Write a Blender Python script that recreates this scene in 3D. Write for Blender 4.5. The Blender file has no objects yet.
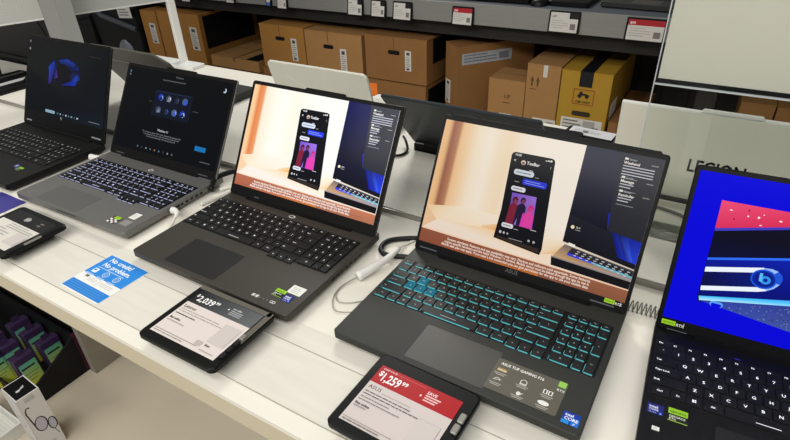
import bpy, math, random
from mathutils import Matrix, Vector, Euler
random.seed(7)
R = math.radians
C = bpy.context.scene.collection
sc = bpy.context.scene

# ------------------------------------------------------------------ colour and materials
def s2l(c):
    return tuple(((v/255.0)/12.92 if v/255.0 <= 0.04045 else (((v/255.0)+0.055)/1.055)**2.4) for v in c)

def mat(name, col, rough=.5, metal=0., noise=0., nscale=20., bump=0., coat=0., spec=.3, stretch=(1,1,1), em=0.):
    """procedural principled material: base colour varied by object-space noise"""
    m = bpy.data.materials.new(name); m.use_nodes = True
    nt = m.node_tree; b = nt.nodes['Principled BSDF']
    c = s2l(col)
    b.inputs['Roughness'].default_value = rough; b.inputs['Metallic'].default_value = metal
    b.inputs['Coat Weight'].default_value = coat; b.inputs['Specular IOR Level'].default_value = spec
    b.inputs['Coat Roughness'].default_value = .08
    if em:
        b.inputs['Emission Color'].default_value = (*c, 1); b.inputs['Emission Strength'].default_value = em
    tc = nt.nodes.new('ShaderNodeTexCoord'); mp = nt.nodes.new('ShaderNodeMapping')
    mp.inputs['Scale'].default_value = stretch
    nz = nt.nodes.new('ShaderNodeTexNoise'); nz.inputs['Scale'].default_value = nscale; nz.inputs['Detail'].default_value = 5
    nt.links.new(tc.outputs['Object'], mp.inputs[0]); nt.links.new(mp.outputs[0], nz.inputs['Vector'])
    mx = nt.nodes.new('ShaderNodeMix'); mx.data_type = 'RGBA'
    k = max(noise, .02)
    mx.inputs[6].default_value = (*[v*(1-k) for v in c], 1); mx.inputs[7].default_value = (*[min(1, v*(1+k)) for v in c], 1)
    nt.links.new(nz.outputs['Fac'], mx.inputs[0]); nt.links.new(mx.outputs[2], b.inputs['Base Color'])
    if bump:
        bp = nt.nodes.new('ShaderNodeBump'); bp.inputs['Strength'].default_value = bump; bp.inputs['Distance'].default_value = .002
        nt.links.new(nz.outputs['Fac'], bp.inputs['Height']); nt.links.new(bp.outputs[0], b.inputs['Normal'])
    return m

def attr_mat(name, em=0., rough=.5, coat=0., diffuse=1., spec=.5):
    """printed or lit surface: colours come from the mesh's colour attribute"""
    m = bpy.data.materials.new(name); m.use_nodes = True
    nt = m.node_tree; b = nt.nodes['Principled BSDF']
    a = nt.nodes.new('ShaderNodeVertexColor'); a.layer_name = 'Col'
    b.inputs['Roughness'].default_value = rough; b.inputs['Coat Weight'].default_value = coat
    b.inputs['Specular IOR Level'].default_value = spec
    if diffuse >= 1: nt.links.new(a.outputs[0], b.inputs['Base Color'])
    else: b.inputs['Base Color'].default_value = (.003, .003, .004, 1)
    if em:
        nt.links.new(a.outputs[0], b.inputs['Emission Color']); b.inputs['Emission Strength'].default_value = em
    return m

def glass_mat(name, tint=(.93, .96, .95), refl=.12):
    m = bpy.data.materials.new(name); m.use_nodes = True
    nt = m.node_tree; nt.nodes.clear()
    o = nt.nodes.new('ShaderNodeOutputMaterial'); mx = nt.nodes.new('ShaderNodeMixShader')
    t = nt.nodes.new('ShaderNodeBsdfTransparent'); g = nt.nodes.new('ShaderNodeBsdfGlossy')
    t.inputs[0].default_value = (*tint, 1); g.inputs[0].default_value = (1, 1, 1, 1); g.inputs[1].default_value = .03
    fr = nt.nodes.new('ShaderNodeFresnel'); fr.inputs[0].default_value = 1.45
    ml = nt.nodes.new('ShaderNodeMath'); ml.operation = 'MULTIPLY'; ml.inputs[1].default_value = refl/.04*.5
    ml.use_clamp = True
    nt.links.new(fr.outputs[0], ml.inputs[0]); nt.links.new(ml.outputs[0], mx.inputs[0])
    nt.links.new(t.outputs[0], mx.inputs[1]); nt.links.new(g.outputs[0], mx.inputs[2]); nt.links.new(mx.outputs[0], o.inputs[0])
    return m

def dots_mat(name, base, dot, scale, rough=.4, lim=.28):
    """perforated sheet: a square lattice of dark round holes"""
    m = bpy.data.materials.new(name); m.use_nodes = True
    nt = m.node_tree; b = nt.nodes['Principled BSDF']; b.inputs['Roughness'].default_value = rough
    tc = nt.nodes.new('ShaderNodeTexCoord'); vo = nt.nodes.new('ShaderNodeTexVoronoi')
    vo.inputs['Scale'].default_value = scale; vo.inputs['Randomness'].default_value = 0.
    lt = nt.nodes.new('ShaderNodeMath'); lt.operation = 'LESS_THAN'; lt.inputs[1].default_value = lim
    mx = nt.nodes.new('ShaderNodeMix'); mx.data_type = 'RGBA'
    mx.inputs[6].default_value = (*s2l(base), 1); mx.inputs[7].default_value = (*s2l(dot), 1)
    nt.links.new(tc.outputs['Object'], vo.inputs['Vector']); nt.links.new(vo.outputs['Distance'], lt.inputs[0])
    nt.links.new(lt.outputs[0], mx.inputs[0]); nt.links.new(mx.outputs[2], b.inputs['Base Color'])
    return m

def grid_mat(name, base, line, w, h):
    m = bpy.data.materials.new(name); m.use_nodes = True
    nt = m.node_tree; b = nt.nodes['Principled BSDF']; b.inputs['Roughness'].default_value = .6
    tc = nt.nodes.new('ShaderNodeTexCoord'); mp = nt.nodes.new('ShaderNodeMapping'); mp.inputs['Rotation'].default_value = (R(90), 0, 0)
    br = nt.nodes.new('ShaderNodeTexBrick'); br.offset = 0.
    br.inputs['Color1'].default_value = (*s2l(base), 1); br.inputs['Color2'].default_value = (*s2l([v*.9 for v in base]), 1)
    br.inputs['Mortar'].default_value = (*s2l(line), 1); br.inputs['Scale'].default_value = 1.
    br.inputs['Mortar Size'].default_value = .004; br.inputs['Brick Width'].default_value = w; br.inputs['Row Height'].default_value = h
    nt.links.new(tc.outputs['Object'], mp.inputs[0]); nt.links.new(mp.outputs[0], br.inputs['Vector'])
    nt.links.new(br.outputs['Color'], b.inputs['Base Color'])
    return m

M = dict(
    white=mat('white laminate', (236, 232, 219), .5, noise=.03, nscale=4, stretch=(1, 6, 1)),
    inlay=mat('worn clear strip', (224, 220, 208), .42, noise=.1, nscale=9, stretch=(1, 9, 1), coat=.08),
    seamdark=mat('strip seam', (168, 163, 150), .5), fascia=mat('edge banding', (205, 194, 168), .5, noise=.04, nscale=6),
    legpanel=mat('leg panel', (150, 145, 132), .5),
    floor=mat('polished concrete', (212, 202, 182), .35, noise=.08, nscale=3, coat=.1),
    deckA=mat('dark grey plastic', (58, 54, 48), .45, noise=.03, nscale=60, spec=.35),
    deckB=mat('graphite plastic', (50, 51, 48), .5, noise=.03, nscale=60, spec=.22),
    deckC=mat('silver grey metal', (116, 115, 112), .38, .35, noise=.02, nscale=60),
    deckD=mat('mica black plastic', (17, 17, 17), .4, noise=.03, nscale=60, spec=.18),
    deckE=mat('black plastic', (14, 14, 16), .4, noise=.03, nscale=60, spec=.18),
    black=mat('matte black', (14, 14, 15), .55),
    bezel=mat('bezel black', (8, 8, 9), .4, spec=.12),
    bezelA=mat('bezel charcoal', (13, 12, 12), .5, spec=.12),
    padA=mat('touchpad', (31, 31, 30), .45),
    padB=mat('touchpad graphite', (72, 71, 66), .42),
    padC=mat('touchpad silver', (102, 101, 99), .33, .3),
    padE=mat('touchpad black', (18, 18, 20), .35),
    keyA=mat('keycap a', (21, 21, 21), .5), keyB=mat('keycap b', (30, 32, 32), .5),
    keyC=mat('keycap c', (16, 16, 20), .5), keyD=mat('keycap d', (20, 20, 20), .5), keyE=mat('keycap e', (12, 12, 14), .5),
    legA=mat('legend white', (215, 215, 212), .5, em=.4), legB=mat('legend pale teal', (150, 165, 165), .5, em=.2),
    legC=mat('legend lilac', (205, 208, 235), .5, em=.6), legD=mat('legend grey white', (200, 202, 205), .5, em=.35),
    legE=mat('legend bright white', (235, 236, 240), .5, em=.45),
    teal=mat('teal backlight', (80, 165, 172), .5, em=.35), lilac=mat('lilac backlight', (150, 155, 190), .5, em=.45),
    wasd=mat('translucent teal key', (14, 92, 112), .6, spec=.1, em=.35),
    silverlid=mat('pale silver lid', (214, 212, 198), .4, noise=.02),
    greylid=mat('grey lid', (92, 90, 84), .42, .3, noise=.02),
    bluelid=mat('blue black lid', (46, 52, 56), .35, .35, noise=.02),
    whitelid=mat('warm white lid', (220, 216, 200), .38, noise=.02),
    whitelidedge=mat('white lid edge', (236, 234, 226), .4),
    seamline=mat('pale line', (232, 230, 220), .4),
    hingebar=mat('dark hinge', (14, 14, 14), .45), chrome=mat('bright metal', (200, 200, 200), .25, .8),
    slot=mat('port black', (5, 5, 5), .6),
    tagframe=mat('label frame black', (17, 18, 17), .42, noise=.02, spec=.15), tagframe2=mat('label frame brushed', (40, 40, 38), .3, .2),
    clip=mat('clip silver', (150, 148, 140), .35, .5),
    card=mat('cardboard', (166, 118, 58), .75, noise=.1, nscale=14, bump=.1),
    card2=mat('cardboard dark', (142, 101, 58), .75, noise=.1, nscale=14, bump=.1),
    card3=mat('cardboard pale', (166, 124, 76), .75, noise=.1, nscale=14, bump=.1),
    yellow=mat('yellow carton', (176, 138, 44), .6, noise=.06, nscale=10),
    tape=mat('brown tape', (120, 84, 48), .4), blacktape=mat('black tape', (24, 25, 30), .45), hole=mat('handle hole', (14, 11, 9), .9),
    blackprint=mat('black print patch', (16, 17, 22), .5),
    shelfgrey=mat('shelf steel', (80, 84, 90), .45, .2, noise=.03), lip=mat('brushed lip', (150, 150, 147), .4, .45, noise=.07, nscale=12, stretch=(1, 1, 10)),
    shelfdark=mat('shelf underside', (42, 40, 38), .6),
    signgrey=mat('sign panel grey', (200, 202, 196), .3, noise=.06, nscale=3, coat=.3),
    signbeige=mat('sign panel beige', (236, 228, 214), .22, noise=.03, nscale=2.5, coat=.5),
    railwhite=mat('white rail', (238, 238, 234), .4), post=mat('white post', (246, 245, 238), .4),
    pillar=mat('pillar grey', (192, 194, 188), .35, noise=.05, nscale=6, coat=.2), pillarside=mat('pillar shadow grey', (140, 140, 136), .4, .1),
    railedge=mat('acrylic edge', (190, 194, 194), .2), gap=mat('slot dark', (16, 16, 16), .5),
    cableblack=mat('black cable', (16, 16, 17), .45), cablewhite=mat('white cable', (222, 220, 210), .45), cablegrey=mat('grey cable', (112, 110, 104), .45),
    plugwhite=mat('white plug', (232, 231, 226), .35), wire=mat('thin wire', (170, 167, 155), .3, .4),
    orange=mat('orange card', (214, 108, 30), .55), purple=mat('violet card', (62, 58, 140), .4),
    traydark=mat('tray black', (11, 10, 13), .6), traymag=mat('tray magenta edge', (74, 26, 46), .5),
    packpurple=mat('pack purple', (60, 44, 78), .45), bag=glass_mat('plastic bag', (.75, .77, .82), .25),
    acrylic=glass_mat('clear acrylic', (.94, .96, .95), .05),
    print=attr_mat('printed matter', 0, .45), gloss=attr_mat('glossy print', 0, .35, 0, 1., .2),
    screen=attr_mat('lit screen', 1.0, .15, 0, 0, .06),
    screendim=attr_mat('dim lit screen', .9, .15, 0, 0, .06),
    perf=dots_mat('white perforated', (222, 221, 214), (30, 30, 30), 95, .4, .3),
    signdots=dots_mat('frosted dotted panel', (206, 206, 198), (160, 160, 154), 110, .35, .35),
    wallback=grid_mat('wire grid back wall', (52, 44, 36), (16, 14, 13), .11, .11),
)

# ------------------------------------------------------------------ mesh builder
_tc = {}
def text_mesh(s, bold):
    k = (s, bold)
    if k in _tc: return _tc[k]
    cu = bpy.data.curves.new('t', 'FONT'); cu.body = s; cu.size = 1.; cu.resolution_u = 2; cu.offset = .022 if bold else 0.
    o = bpy.data.objects.new('t', cu); C.objects.link(o)
    dg = bpy.context.evaluated_depsgraph_get(); dg.update()
    e = o.evaluated_get(dg); me = e.to_mesh()
    vs = [(v.co.x, v.co.y) for v in me.vertices]; fs = [tuple(p.vertices) for p in me.polygons]
    e.to_mesh_clear(); bpy.data.objects.remove(o); bpy.data.curves.remove(cu)
    # faces should look up
    out = []
    for f in fs:
        a = sum(vs[f[i]][0]*vs[f[(i+1) % len(f)]][1]-vs[f[(i+1) % len(f)]][0]*vs[f[i]][1] for i in range(len(f)))
        out.append(f if a > 0 else tuple(reversed(f)))
    _tc[k] = (vs, out); return _tc[k]

class MB:
    def __init__(s): s.v = []; s.f = []; s.m = []; s.c = []; s.z = 0.; s.dz = .000014
    def face(s, pts, m=0, col=None):
        n = len(s.v); s.v += [tuple(p) for p in pts]; s.f.append(tuple(range(n, n+len(pts)))); s.m.append(m)
        s.c.append(None if col is None else (col if isinstance(col[0], (tuple, list)) else [col]*len(pts)))
    def raw(s, vs, fs, m=0, col=None):
        n = len(s.v); s.v += [tuple(p) for p in vs]
        for f in fs:
            s.f.append(tuple(n+i for i in f)); s.m.append(m); s.c.append(None if col is None else [col]*len(f))
    def box(s, x0, x1, y0, y1, z0, z1, m=0, skip=()):
        p = [(x0,y0,z0),(x1,y0,z0),(x1,y1,z0),(x0,y1,z0),(x0,y0,z1),(x1,y0,z1),(x1,y1,z1),(x0,y1,z1)]
        F = {'b':(3,2,1,0),'t':(4,5,6,7),'f':(0,1,5,4),'r':(1,2,6,5),'k':(2,3,7,6),'l':(3,0,4,7)}
        s.raw(p, [f for k, f in F.items() if k not in skip], m)
    def slab(s, poly, z0, z1, ch=.001, m=0, mtop=None, mbot=None, chb=None):
        """prism over a CCW polygon with chamfered rims"""
        chb = ch if chb is None else chb
        n = len(poly); cx = sum(p[0] for p in poly)/n; cy = sum(p[1] for p in poly)/n
        xs = [p[0] for p in poly]; ys = [p[1] for p in poly]
        wx = (max(xs)-min(xs))/2 or 1; wy = (max(ys)-min(ys))/2 or 1
        mx_, my_ = (max(xs)+min(xs))/2, (max(ys)+min(ys))/2
        def ins(d): return [(mx_+(p[0]-mx_)*(1-d/wx), my_+(p[1]-my_)*(1-d/wy)) for p in poly]
        rings = [(ins(chb), z0), (poly, z0+chb), (poly, z1-ch), (ins(ch), z1)]
        vs = [(x, y, z) for r, z in rings for x, y in r]; fs = []
        for k in range(3):
            for i in range(n):
                j = (i+1) % n; fs.append((k*n+i, k*n+j, (k+1)*n+j, (k+1)*n+i))
        s.raw(vs, fs, m)
        s.raw([(x, y, z1) for x, y in rings[3][0]], [tuple(range(n))], m if mtop is None else mtop)
        s.raw([(x, y, z0) for x, y in rings[0][0]], [tuple(reversed(range(n)))], m if mbot is None else mbot)
    def tube(s, path, r, n=8, m=0, smooth=5, r1=None):
        P = [Vector(p) for p in path]
        if smooth and len(P) > 2:
            Q = []
            for i in range(len(P)-1):
                a, b, c, d = P[max(i-1, 0)], P[i], P[i+1], P[min(i+2, len(P)-1)]
                for k in range(smooth):
                    t = k/smooth
                    Q.append(.5*((2*b)+(-a+c)*t+(2*a-5*b+4*c-d)*t*t+(-a+3*b-3*c+d)*t**3))
            P = Q+[P[-1]]
        base = len(s.v); up = Vector((0, 0, 1)); L = len(P)
        for i, p in enumerate(P):
            t = (P[min(i+1, L-1)]-P[max(i-1, 0)]).normalized()
            x = t.cross(up)
            if x.length < .05: x = t.cross(Vector((1, 0, 0)))
            x.normalize(); y = x.cross(t)
            rr = r if r1 is None else r+(r1-r)*i/(L-1)
            for k in range(n):
                a = 2*math.pi*k/n; s.v.append(tuple(p+rr*(math.cos(a)*x+math.sin(a)*y)))
        for i in range(L-1):
            for k in range(n):
                j = (k+1) % n; s.f.append((base+i*n+k, base+(i+1)*n+k, base+(i+1)*n+j, base+i*n+j)); s.m.append(m); s.c.append(None)
        s.f.append(tuple(base+k for k in range(n))); s.m.append(m); s.c.append(None)
        s.f.append(tuple(base+(L-1)*n+k for k in reversed(range(n)))); s.m.append(m); s.c.append(None)
    # ---- flat drawing (x,y plane, each call one layer higher)
    def lift(s): s.z += s.dz
    def poly(s, pts, col, m=0):
        s.lift(); s.face([(x, y, s.z) for x, y in pts], m, col)
    def rect(s, x0, y0, x1, y1, col, m=0): s.poly([(x0,y0),(x1,y0),(x1,y1),(x0,y1)], col, m)
    def rrect(s, x0, y0, x1, y1, r, col, m=0): s.poly(rr(x0, y0, x1, y1, r), col, m)
    def ell(s, cx, cy, rx, ry, col, n=24, m=0): s.poly([(cx+rx*math.cos(2*math.pi*i/n), cy+ry*math.sin(2*math.pi*i/n)) for i in range(n)], col, m)
    def ring(s, cx, cy, rx, ry, w, col, n=32, a0=0, a1=360, m=0):
        s.lift()
        for i in range(n):
            a, b = R(a0+(a1-a0)*i/n), R(a0+(a1-a0)*(i+1)/n)
            s.face([(cx+(rx-w)*math.cos(a), cy+(ry-w)*math.sin(a), s.z), (cx+rx*math.cos(a), cy+ry*math.sin(a), s.z),
                    (cx+rx*math.cos(b), cy+ry*math.sin(b), s.z), (cx+(rx-w)*math.cos(b), cy+(ry-w)*math.sin(b), s.z)], m, col)
    def line(s, a, b, w, col, m=0):
        d = Vector((b[0]-a[0], b[1]-a[1])); d.normalize(); n = Vector((-d.y, d.x))*w/2
        s.poly([(a[0]-n.x, a[1]-n.y), (b[0]-n.x, b[1]-n.y), (b[0]+n.x, b[1]+n.y), (a[0]+n.x, a[1]+n.y)], col, m)
    def text(s, t, x, y, size, col=None, align='l', bold=False, m=0, maxw=None, rot=0., shear=0.):
        s.lift(); vs, fs = text_mesh(t, bold)
        if not vs: return
        w = max(v[0] for v in vs); k = size
        kx = k if maxw is None or w*k <= maxw else maxw/w
        ox = 0 if align == 'l' else (-w*kx/2 if align == 'c' else -w*kx)
        ca, sa = math.cos(rot), math.sin(rot)
        P = []
        for a, b in vs:
            px, py = ox+a*kx+shear*b*k, b*k; P.append((x+px*ca-py*sa, y+px*sa+py*ca, s.z))
        s.raw(P, fs, m, col)
    def build(s, name, mats, parent=None, smooth=False, flip=False):
        me = bpy.data.meshes.new(name)
        me.from_pydata(s.v, [], s.f if not flip else [tuple(reversed(f)) for f in s.f])
        if not isinstance(mats, (list, tuple)): mats = [mats]
        for mm in mats: me.materials.append(mm)
        me.polygons.foreach_set('material_index', s.m)
        if any(c is not None for c in s.c):
            ca = me.color_attributes.new('Col', 'FLOAT_COLOR', 'CORNER'); buf = []
            for c, f in zip(s.c, s.f):
                for i in range(len(f)):
                    q = s2l(c[i]) if c is not None else (.5, .5, .5)
                    buf += [*q, 1.]
            ca.data.foreach_set('color', buf)
        if smooth: me.polygons.foreach_set('use_smooth', [True]*len(s.f))
        me.update()
        o = bpy.data.objects.new(name, me); C.objects.link(o)
        if parent is not None: o.parent = parent
        return o

def rr(x0, y0, x1, y1, r, n=5):
    """rounded rectangle, counter-clockwise"""
    out = []
    for cx, cy, a in ((x1-r, y0+r, -90), (x1-r, y1-r, 0), (x0+r, y1-r, 90), (x0+r, y0+r, 180)):
        for i in range(n+1):
            t = R(a+90*i/n); out.append((cx+r*math.cos(t), cy+r*math.sin(t)))
    return out

def thing(name, label, cat, loc=(0, 0, 0), rz=0, group=None):
    o = bpy.data.objects.new(name, None); C.objects.link(o); o.location = loc; o.rotation_euler = (0, 0, rz)
    o.empty_display_size = .02
    return tag(o, label, cat, group)
def tag(o, label, cat, group=None):
    o['label'] = label; o['category'] = cat
    if group: o['group'] = group
    return o
def struct(o): o['kind'] = 'structure'; return o

# ------------------------------------------------------------------ camera (solved from the laptops' known sizes)
CAMH = .5627609; FPX = 544.722
rot = Matrix.Rotation(R(32.06895), 3, 'Z') @ Matrix.Rotation(R(58.23885), 3, 'X') @ Matrix.Rotation(R(-2.077186), 3, 'Z')
cam = bpy.data.cameras.new('camera'); cam.sensor_width = 36; cam.sensor_fit = 'HORIZONTAL'; cam.lens = FPX/790*36
cam.clip_start = .02; cam.clip_end = 50
co = bpy.data.objects.new('camera', cam); C.objects.link(co)
co.matrix_world = Matrix.Translation((0, 0, CAMH)) @ rot.to_4x4(); sc.camera = co

# ------------------------------------------------------------------ setting
FZ = -.9
b = MB(); b.box(-7, 4, -3, 5, FZ-.05, FZ); struct(b.build('floor', M['floor']))
b = MB(); b.box(-7, 4, 2.62, 2.7, FZ, .7); struct(b.build('wall_back', M['wallback']))

# ------------------------------------------------------------------ display table
TX0, TX1, TY0, TY1 = -3.2, 1.3, .2905, 1.385
t = thing('display_table', 'long white laminate display table carrying the two rows of open laptops', 'table', (0, 0, FZ))
def tz(o): o.location.z = -FZ; return o
b = MB(); b.box(TX0, TX1, TY0, TY1, -.008, 0, 0); tz(b.build('tabletop', M['white'], t))
b = MB(); b.box(TX0+.001, TX1-.001, TY0+.0015, TY1-.0015, -.045, -.008, 0); tz(b.build('edge_band', M['fascia'], t))
b = MB(); b.box(TX0, TX1, .3165, .408, .0, .0007); b.box(TX0, TX1, .3155, .3167, 0, .0009, 1); tz(b.build('label_strip', [M['inlay'], M['seamdark']], t))
b = MB(); b.box(TX0, TX1, .409, .448, .0, .0006); b.box(TX0, TX1, .4075, .4092, 0, .0009, 1); tz(b.build('label_strip', [M['inlay'], M['seamdark']], t))
b = MB(); b.box(TX0, TX1, .79, 1.05, .0, .012); b.box(TX0, TX1, .786, .79, 0, .010, 1); tz(b.build('cable_channel', [M['white'], M['clip']], t))
for x in (-2.95, -1.675, -.2, 1.1):
    b = MB(); b.box(x-.015, x+.015, .60, 1.30, FZ, -.045); tz(b.build('leg_panel', M['legpanel'], t))

# ------------------------------------------------------------------ laptops
KW = [  # label, width in key units; rows from the top
    [('Esc',1),('F1',1),('F2',1),('F3',1),('F4',1),('F5',1),('F6',1),('F7',1),('F8',1),('F9',1),('F10',1),('F11',1),('F12',1),('Ins',1),('Del',1),None,('Hm',.85),('End',.85),('Up',.85),('Dn',.85)],
    [('`',1),('1',1),('2',1),('3',1),('4',1),('5',1),('6',1),('7',1),('8',1),('9',1),('0',1),('-',1),('=',1),('Back',2),None,('Num',.85),('/',.85),('*',.85),('-',.85)],
    [('Tab',1.5),('Q',1),('W',1),('E',1),('R',1),('T',1),('Y',1),('U',1),('I',1),('O',1),('P',1),('[',1),(']',1),('\\',1.5),None,('7',.85),('8',.85),('9',.85),('+',.85,2)],
    [('Caps Lock',1.75),('A',1),('S',1),('D',1),('F',1),('G',1),('H',1),('J',1),('K',1),('L',1),(';',1),("'",1),('Enter',2.25),None,('4',.85),('5',.85),('6',.85)],
    [('Shift',2.25),('Z',1),('X',1),('C',1),('V',1),('B',1),('N',1),('M',1),(',',1),('.',1),('/',1),('Shift',1.75),('^',1),None,('1',.85),('2',.85),('3',.85),('Ent',.85,2)],
    [('Ctrl',1.25),('Fn',1),('#win',1),('Alt',1.25),('#space',5),('Alt',1.25),('Ctrl',1.25),('<',1),('v',1),('>',1),None,('0',1.7),('.',.85)],
]
_kc = {}
def key_mesh(style, w, h, lab, st):
    k = (style, round(w, 5), round(h, 5), lab)
    if k in _kc: return _kc[k]
    b = MB(); g = st.get('gap', .0008); H = .0016; i = .0005
    cap = 3 if (st.get('wasd') and lab in 'WASD' and len(lab) == 1) else 0
    x, y = w/2-g, h/2-g
    lo = [(-x,-y,0),(x,-y,0),(x,y,0),(-x,y,0)]; hi = [(-x+i,-y+i,H),(x-i,-y+i,H),(x-i,y-i,H),(-x+i,y-i,H)]
    b.raw(lo+hi, [(4,5,6,7),(0,1,5,4),(1,2,6,5),(2,3,7,6),(3,0,4,7)], cap)
    sk = st.get('skirt', 0)
    if sk:   # light leaking out in front of (and left of) the cap
        b.box(-x*.84, x*.84, -y-sk, -y+.0003, 0, .0004+H*.45, 2, ('b',))
        if st.get('left'): b.box(-x-sk*.5, -x+.0002, -y, -y+2*y*(.45 if st.get('wasd') else 1), 0, .0003+H*.2, 2, ('b',))
    b.z = H; b.dz = .00006; ls = st['ls']
    if lab == '#win':
        q = ls*.34
        for a in (-1, 1):
            for c in (-1, 1): b.rect(a*q*.55-q*.45, c*q*.55-q*.45, a*q*.55+q*.45, c*q*.55+q*.45, None, 1)
    elif lab == '#space':
        b.rect(-w*.14, -h*.16, w*.14, -h*.11, None, 1)
    elif lab != '#none':
        big = ls if len(lab) == 1 else ls*.62
        if len(lab) == 1 or len(lab) > 3 and w > .024 and st.get('leftalign'): pass
        if w > h*1.4 and len(lab) > 1: b.text(lab, -x+.002, -big*.35, big, None, 'l', True, 1)
        else: b.text(lab, 0, -big*.36, big, None, 'c', True, 1, maxw=w*.72)
    o = b.build('key', [st['key'], st['leg'], st.get('glow') or st['leg'], M['wasd']]); me = o.data; bpy.data.objects.remove(o)
    _kc[k] = me; return me

def keyboard(parent, style, st, u0, pitch, v0, rp, fh, z, fgap=False, arrowdrop=0.):
    b = MB(); W = 18.65*pitch
    b.slab(rr(u0-.0015, v0-.0015-arrowdrop*0, u0+W+.0015, v0+5*rp+fh+.0015, .003), z, z+.0003, .0001)
    kb = b.build('keyboard', st.get('well', M['black']), parent)
    for ri, row in enumerate(KW):
        x = u0
        h = fh if ri == 0 else rp
        y = v0+(5-ri)*rp
        for ci, kd in enumerate(row):
            if kd is None: x = u0+15.25*pitch; continue
            lab, w = kd[0], kd[1]*pitch; hh = h; yy = y
            if len(kd) > 2: hh = rp*2; yy = y-rp
            dx = 0.
            if fgap and ri == 0 and ci < 15: dx = pitch*(.35 if 1 <= ci < 5 else .18 if 5 <= ci < 9 else 0.); 
            if ri == 5 and lab in '<v>': yy -= arrowdrop
            o = bpy.data.objects.new('key', key_mesh(style, w, hh, lab, st)); C.objects.link(o); o.parent = kb
            o.location = (x+w/2+dx*.5, yy+hh/2, z+.0003); x += w
    return kb

def laptop(name, label, x, y, yaw, W, D, hy, ang, H, deck, bezel, st, kb, pad, bz, bt, dh, draw, group=None,
           smat='screen', bump=None, hinges=(), T=.021, padmat='padA', lidmat=None, ledge=True, shell=None):
    L = thing(name, label, 'laptop', (x, y, 0), R(yaw), group)
    # base
    b = MB()
    b.slab(rr(-W/2, 0, W/2, D, .0065), .004, T, .0012, 0, chb=.005)
    for sx in (-1, 1):
        for vy in (.02, D-.03): b.box(sx*(W/2-.05)-.02, sx*(W/2-.05)+.02, vy-.004, vy+.004, 0, .006, 1)
    for k in range(7):      # right-hand vents and ports
        v = D*.42+k*.013; b.box(W/2-.001, W/2+.0002, v, v+.007 if k > 1 else v+.011, .0105, .0155, 1)
    for k in range(6):
        v = D*.5+k*.013; b.box(-W/2-.0002, -W/2+.001, v, v+.008, .0105, .0155, 1)
    b.box(-.03, .03, -.0002, .002, T-.0045, T-.003, 1)
    b.build('base', [deck, M['slot']], L)
    keyboard(L, name+label[:12], st, *kb[:5], T, *kb[5:])
    b = MB(); b.slab(rr(pad[0], pad[1], pad[2], pad[3], .003), T-.0001, T+.0002, .0001); b.build('touchpad', M[padmat], L)
    # hinge barrel
    b = MB(); b.box(-W/2+.05, W/2-.05, D-hy-.004, D-hy+.004, T-.002, T+.0035)
    b.build('hinge', M['hingebar'], L)
    # lid
    lid = MB()
    outline = rr(-W/2, .0, W/2, H, .006)
    lid.slab(outline, -.0065, -.0008, .0012, 0)
    lid.slab(rr(-W/2+.0008, .0008, W/2-.0008, H-.0008, .0055), -.0009, 0, .0004, 1)
    if bump: lid.slab([(bump[0], H-.004), (bump[1], H-.004), (bump[1]-.006, H+bump[2]), (bump[0]+.006, H+bump[2])], -.006, -.0005, .0008, 1)
    lo = lid.build('lid', [lidmat or deck, bezel], L)
    lo.location = (0, D-hy, T); lo.rotation_euler = (R(ang), 0, 0)
    for (h0, h1, s0, s1) in hinges:
        b = MB(); b.z = .0002; b.rect(h0, s0, h1, s1, None); b.build('hinge_slot', M['chrome'] if st.get('chromeh') else M['shelfgrey'], lo)
    # display
    cv = MB(); cv.z = .0003
    w2 = W/2-bz; s0 = H-bt-dh
    draw(cv, -w2, s0, 2*w2, dh)
    cv.build('screen', M[smat], lo)
    return L, lo

def sticker(L, u, v, w, h, draw, T=.021, rz=0, z=.0004, label=None, parent=None):
    b = MB(); b.z = T+z; draw(b, u, v, w, h)
    o = b.build('sticker', M['gloss'], parent or L)
    if label: o['label'] = label
    return o

def st_intel(b, u, v, w, h):
    b.rect(u, v, u+w, v+h, (24, 60, 165)); b.rect(u, v, u+w*.45, v+h*.3, (40, 140, 225)); b.rect(u+w*.55, v, u+w, v+h*.62, (30, 110, 210))
    b.text('intel', u+w*.12, v+h*.66, h*.3, (245, 248, 255), bold=True); b.text('CORE', u+w*.12, v+h*.34, h*.34, (245, 248, 255), bold=True, maxw=w*.8)
    b.text('i7', u+w*.66, v+h*.06, h*.22, (235, 240, 255), bold=True)
def st_intel2(b, u, v, w, h):
    b.rect(u, v, u+w, v+h, (28, 34, 120)); b.text('intel', u+w*.12, v+h*.58, h*.36, (240, 242, 255), bold=True)
    b.text('CORE', u+w*.12, v+h*.32, h*.26, (225, 230, 255), bold=True, maxw=w*.8); b.text('ULTRA', u+w*.12, v+h*.08, h*.18, (200, 210, 255), maxw=w*.6)
    b.rect(u+w*.78, v+h*.08, u+w*.9, v+h*.24, (120, 170, 255))
def st_gpu(b, u, v, w, h):
    b.rect(u, v, u+w, v+h, (26, 28, 26)); b.rect(u, v+h*.55, u+w, v+h, (150, 205, 40)); b.text('GEFORCE', u+w*.08, v+h*.66, h*.2, (40, 60, 20), bold=True, maxw=w*.85)
    b.text('GEFORCE', u+w*.06, v+h*.3, h*.2, (225, 230, 220), bold=True, maxw=w*.88); b.text('RTX', u+w*.06, v+h*.1, h*.2, (225, 230, 220), bold=True)
    b.rect(u, v, u+w, v+h*.05, (170, 210, 80))
def st_white(b, u, v, w, h):
    b.rect(u, v, u+w, v+h, (235, 235, 228))
    for k in range(4): b.rect(u+w*.15, v+h*(.2+.17*k), u+w*(.8-.1*(k % 2)), v+h*(.26+.17*k), (185, 185, 178))

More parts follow.
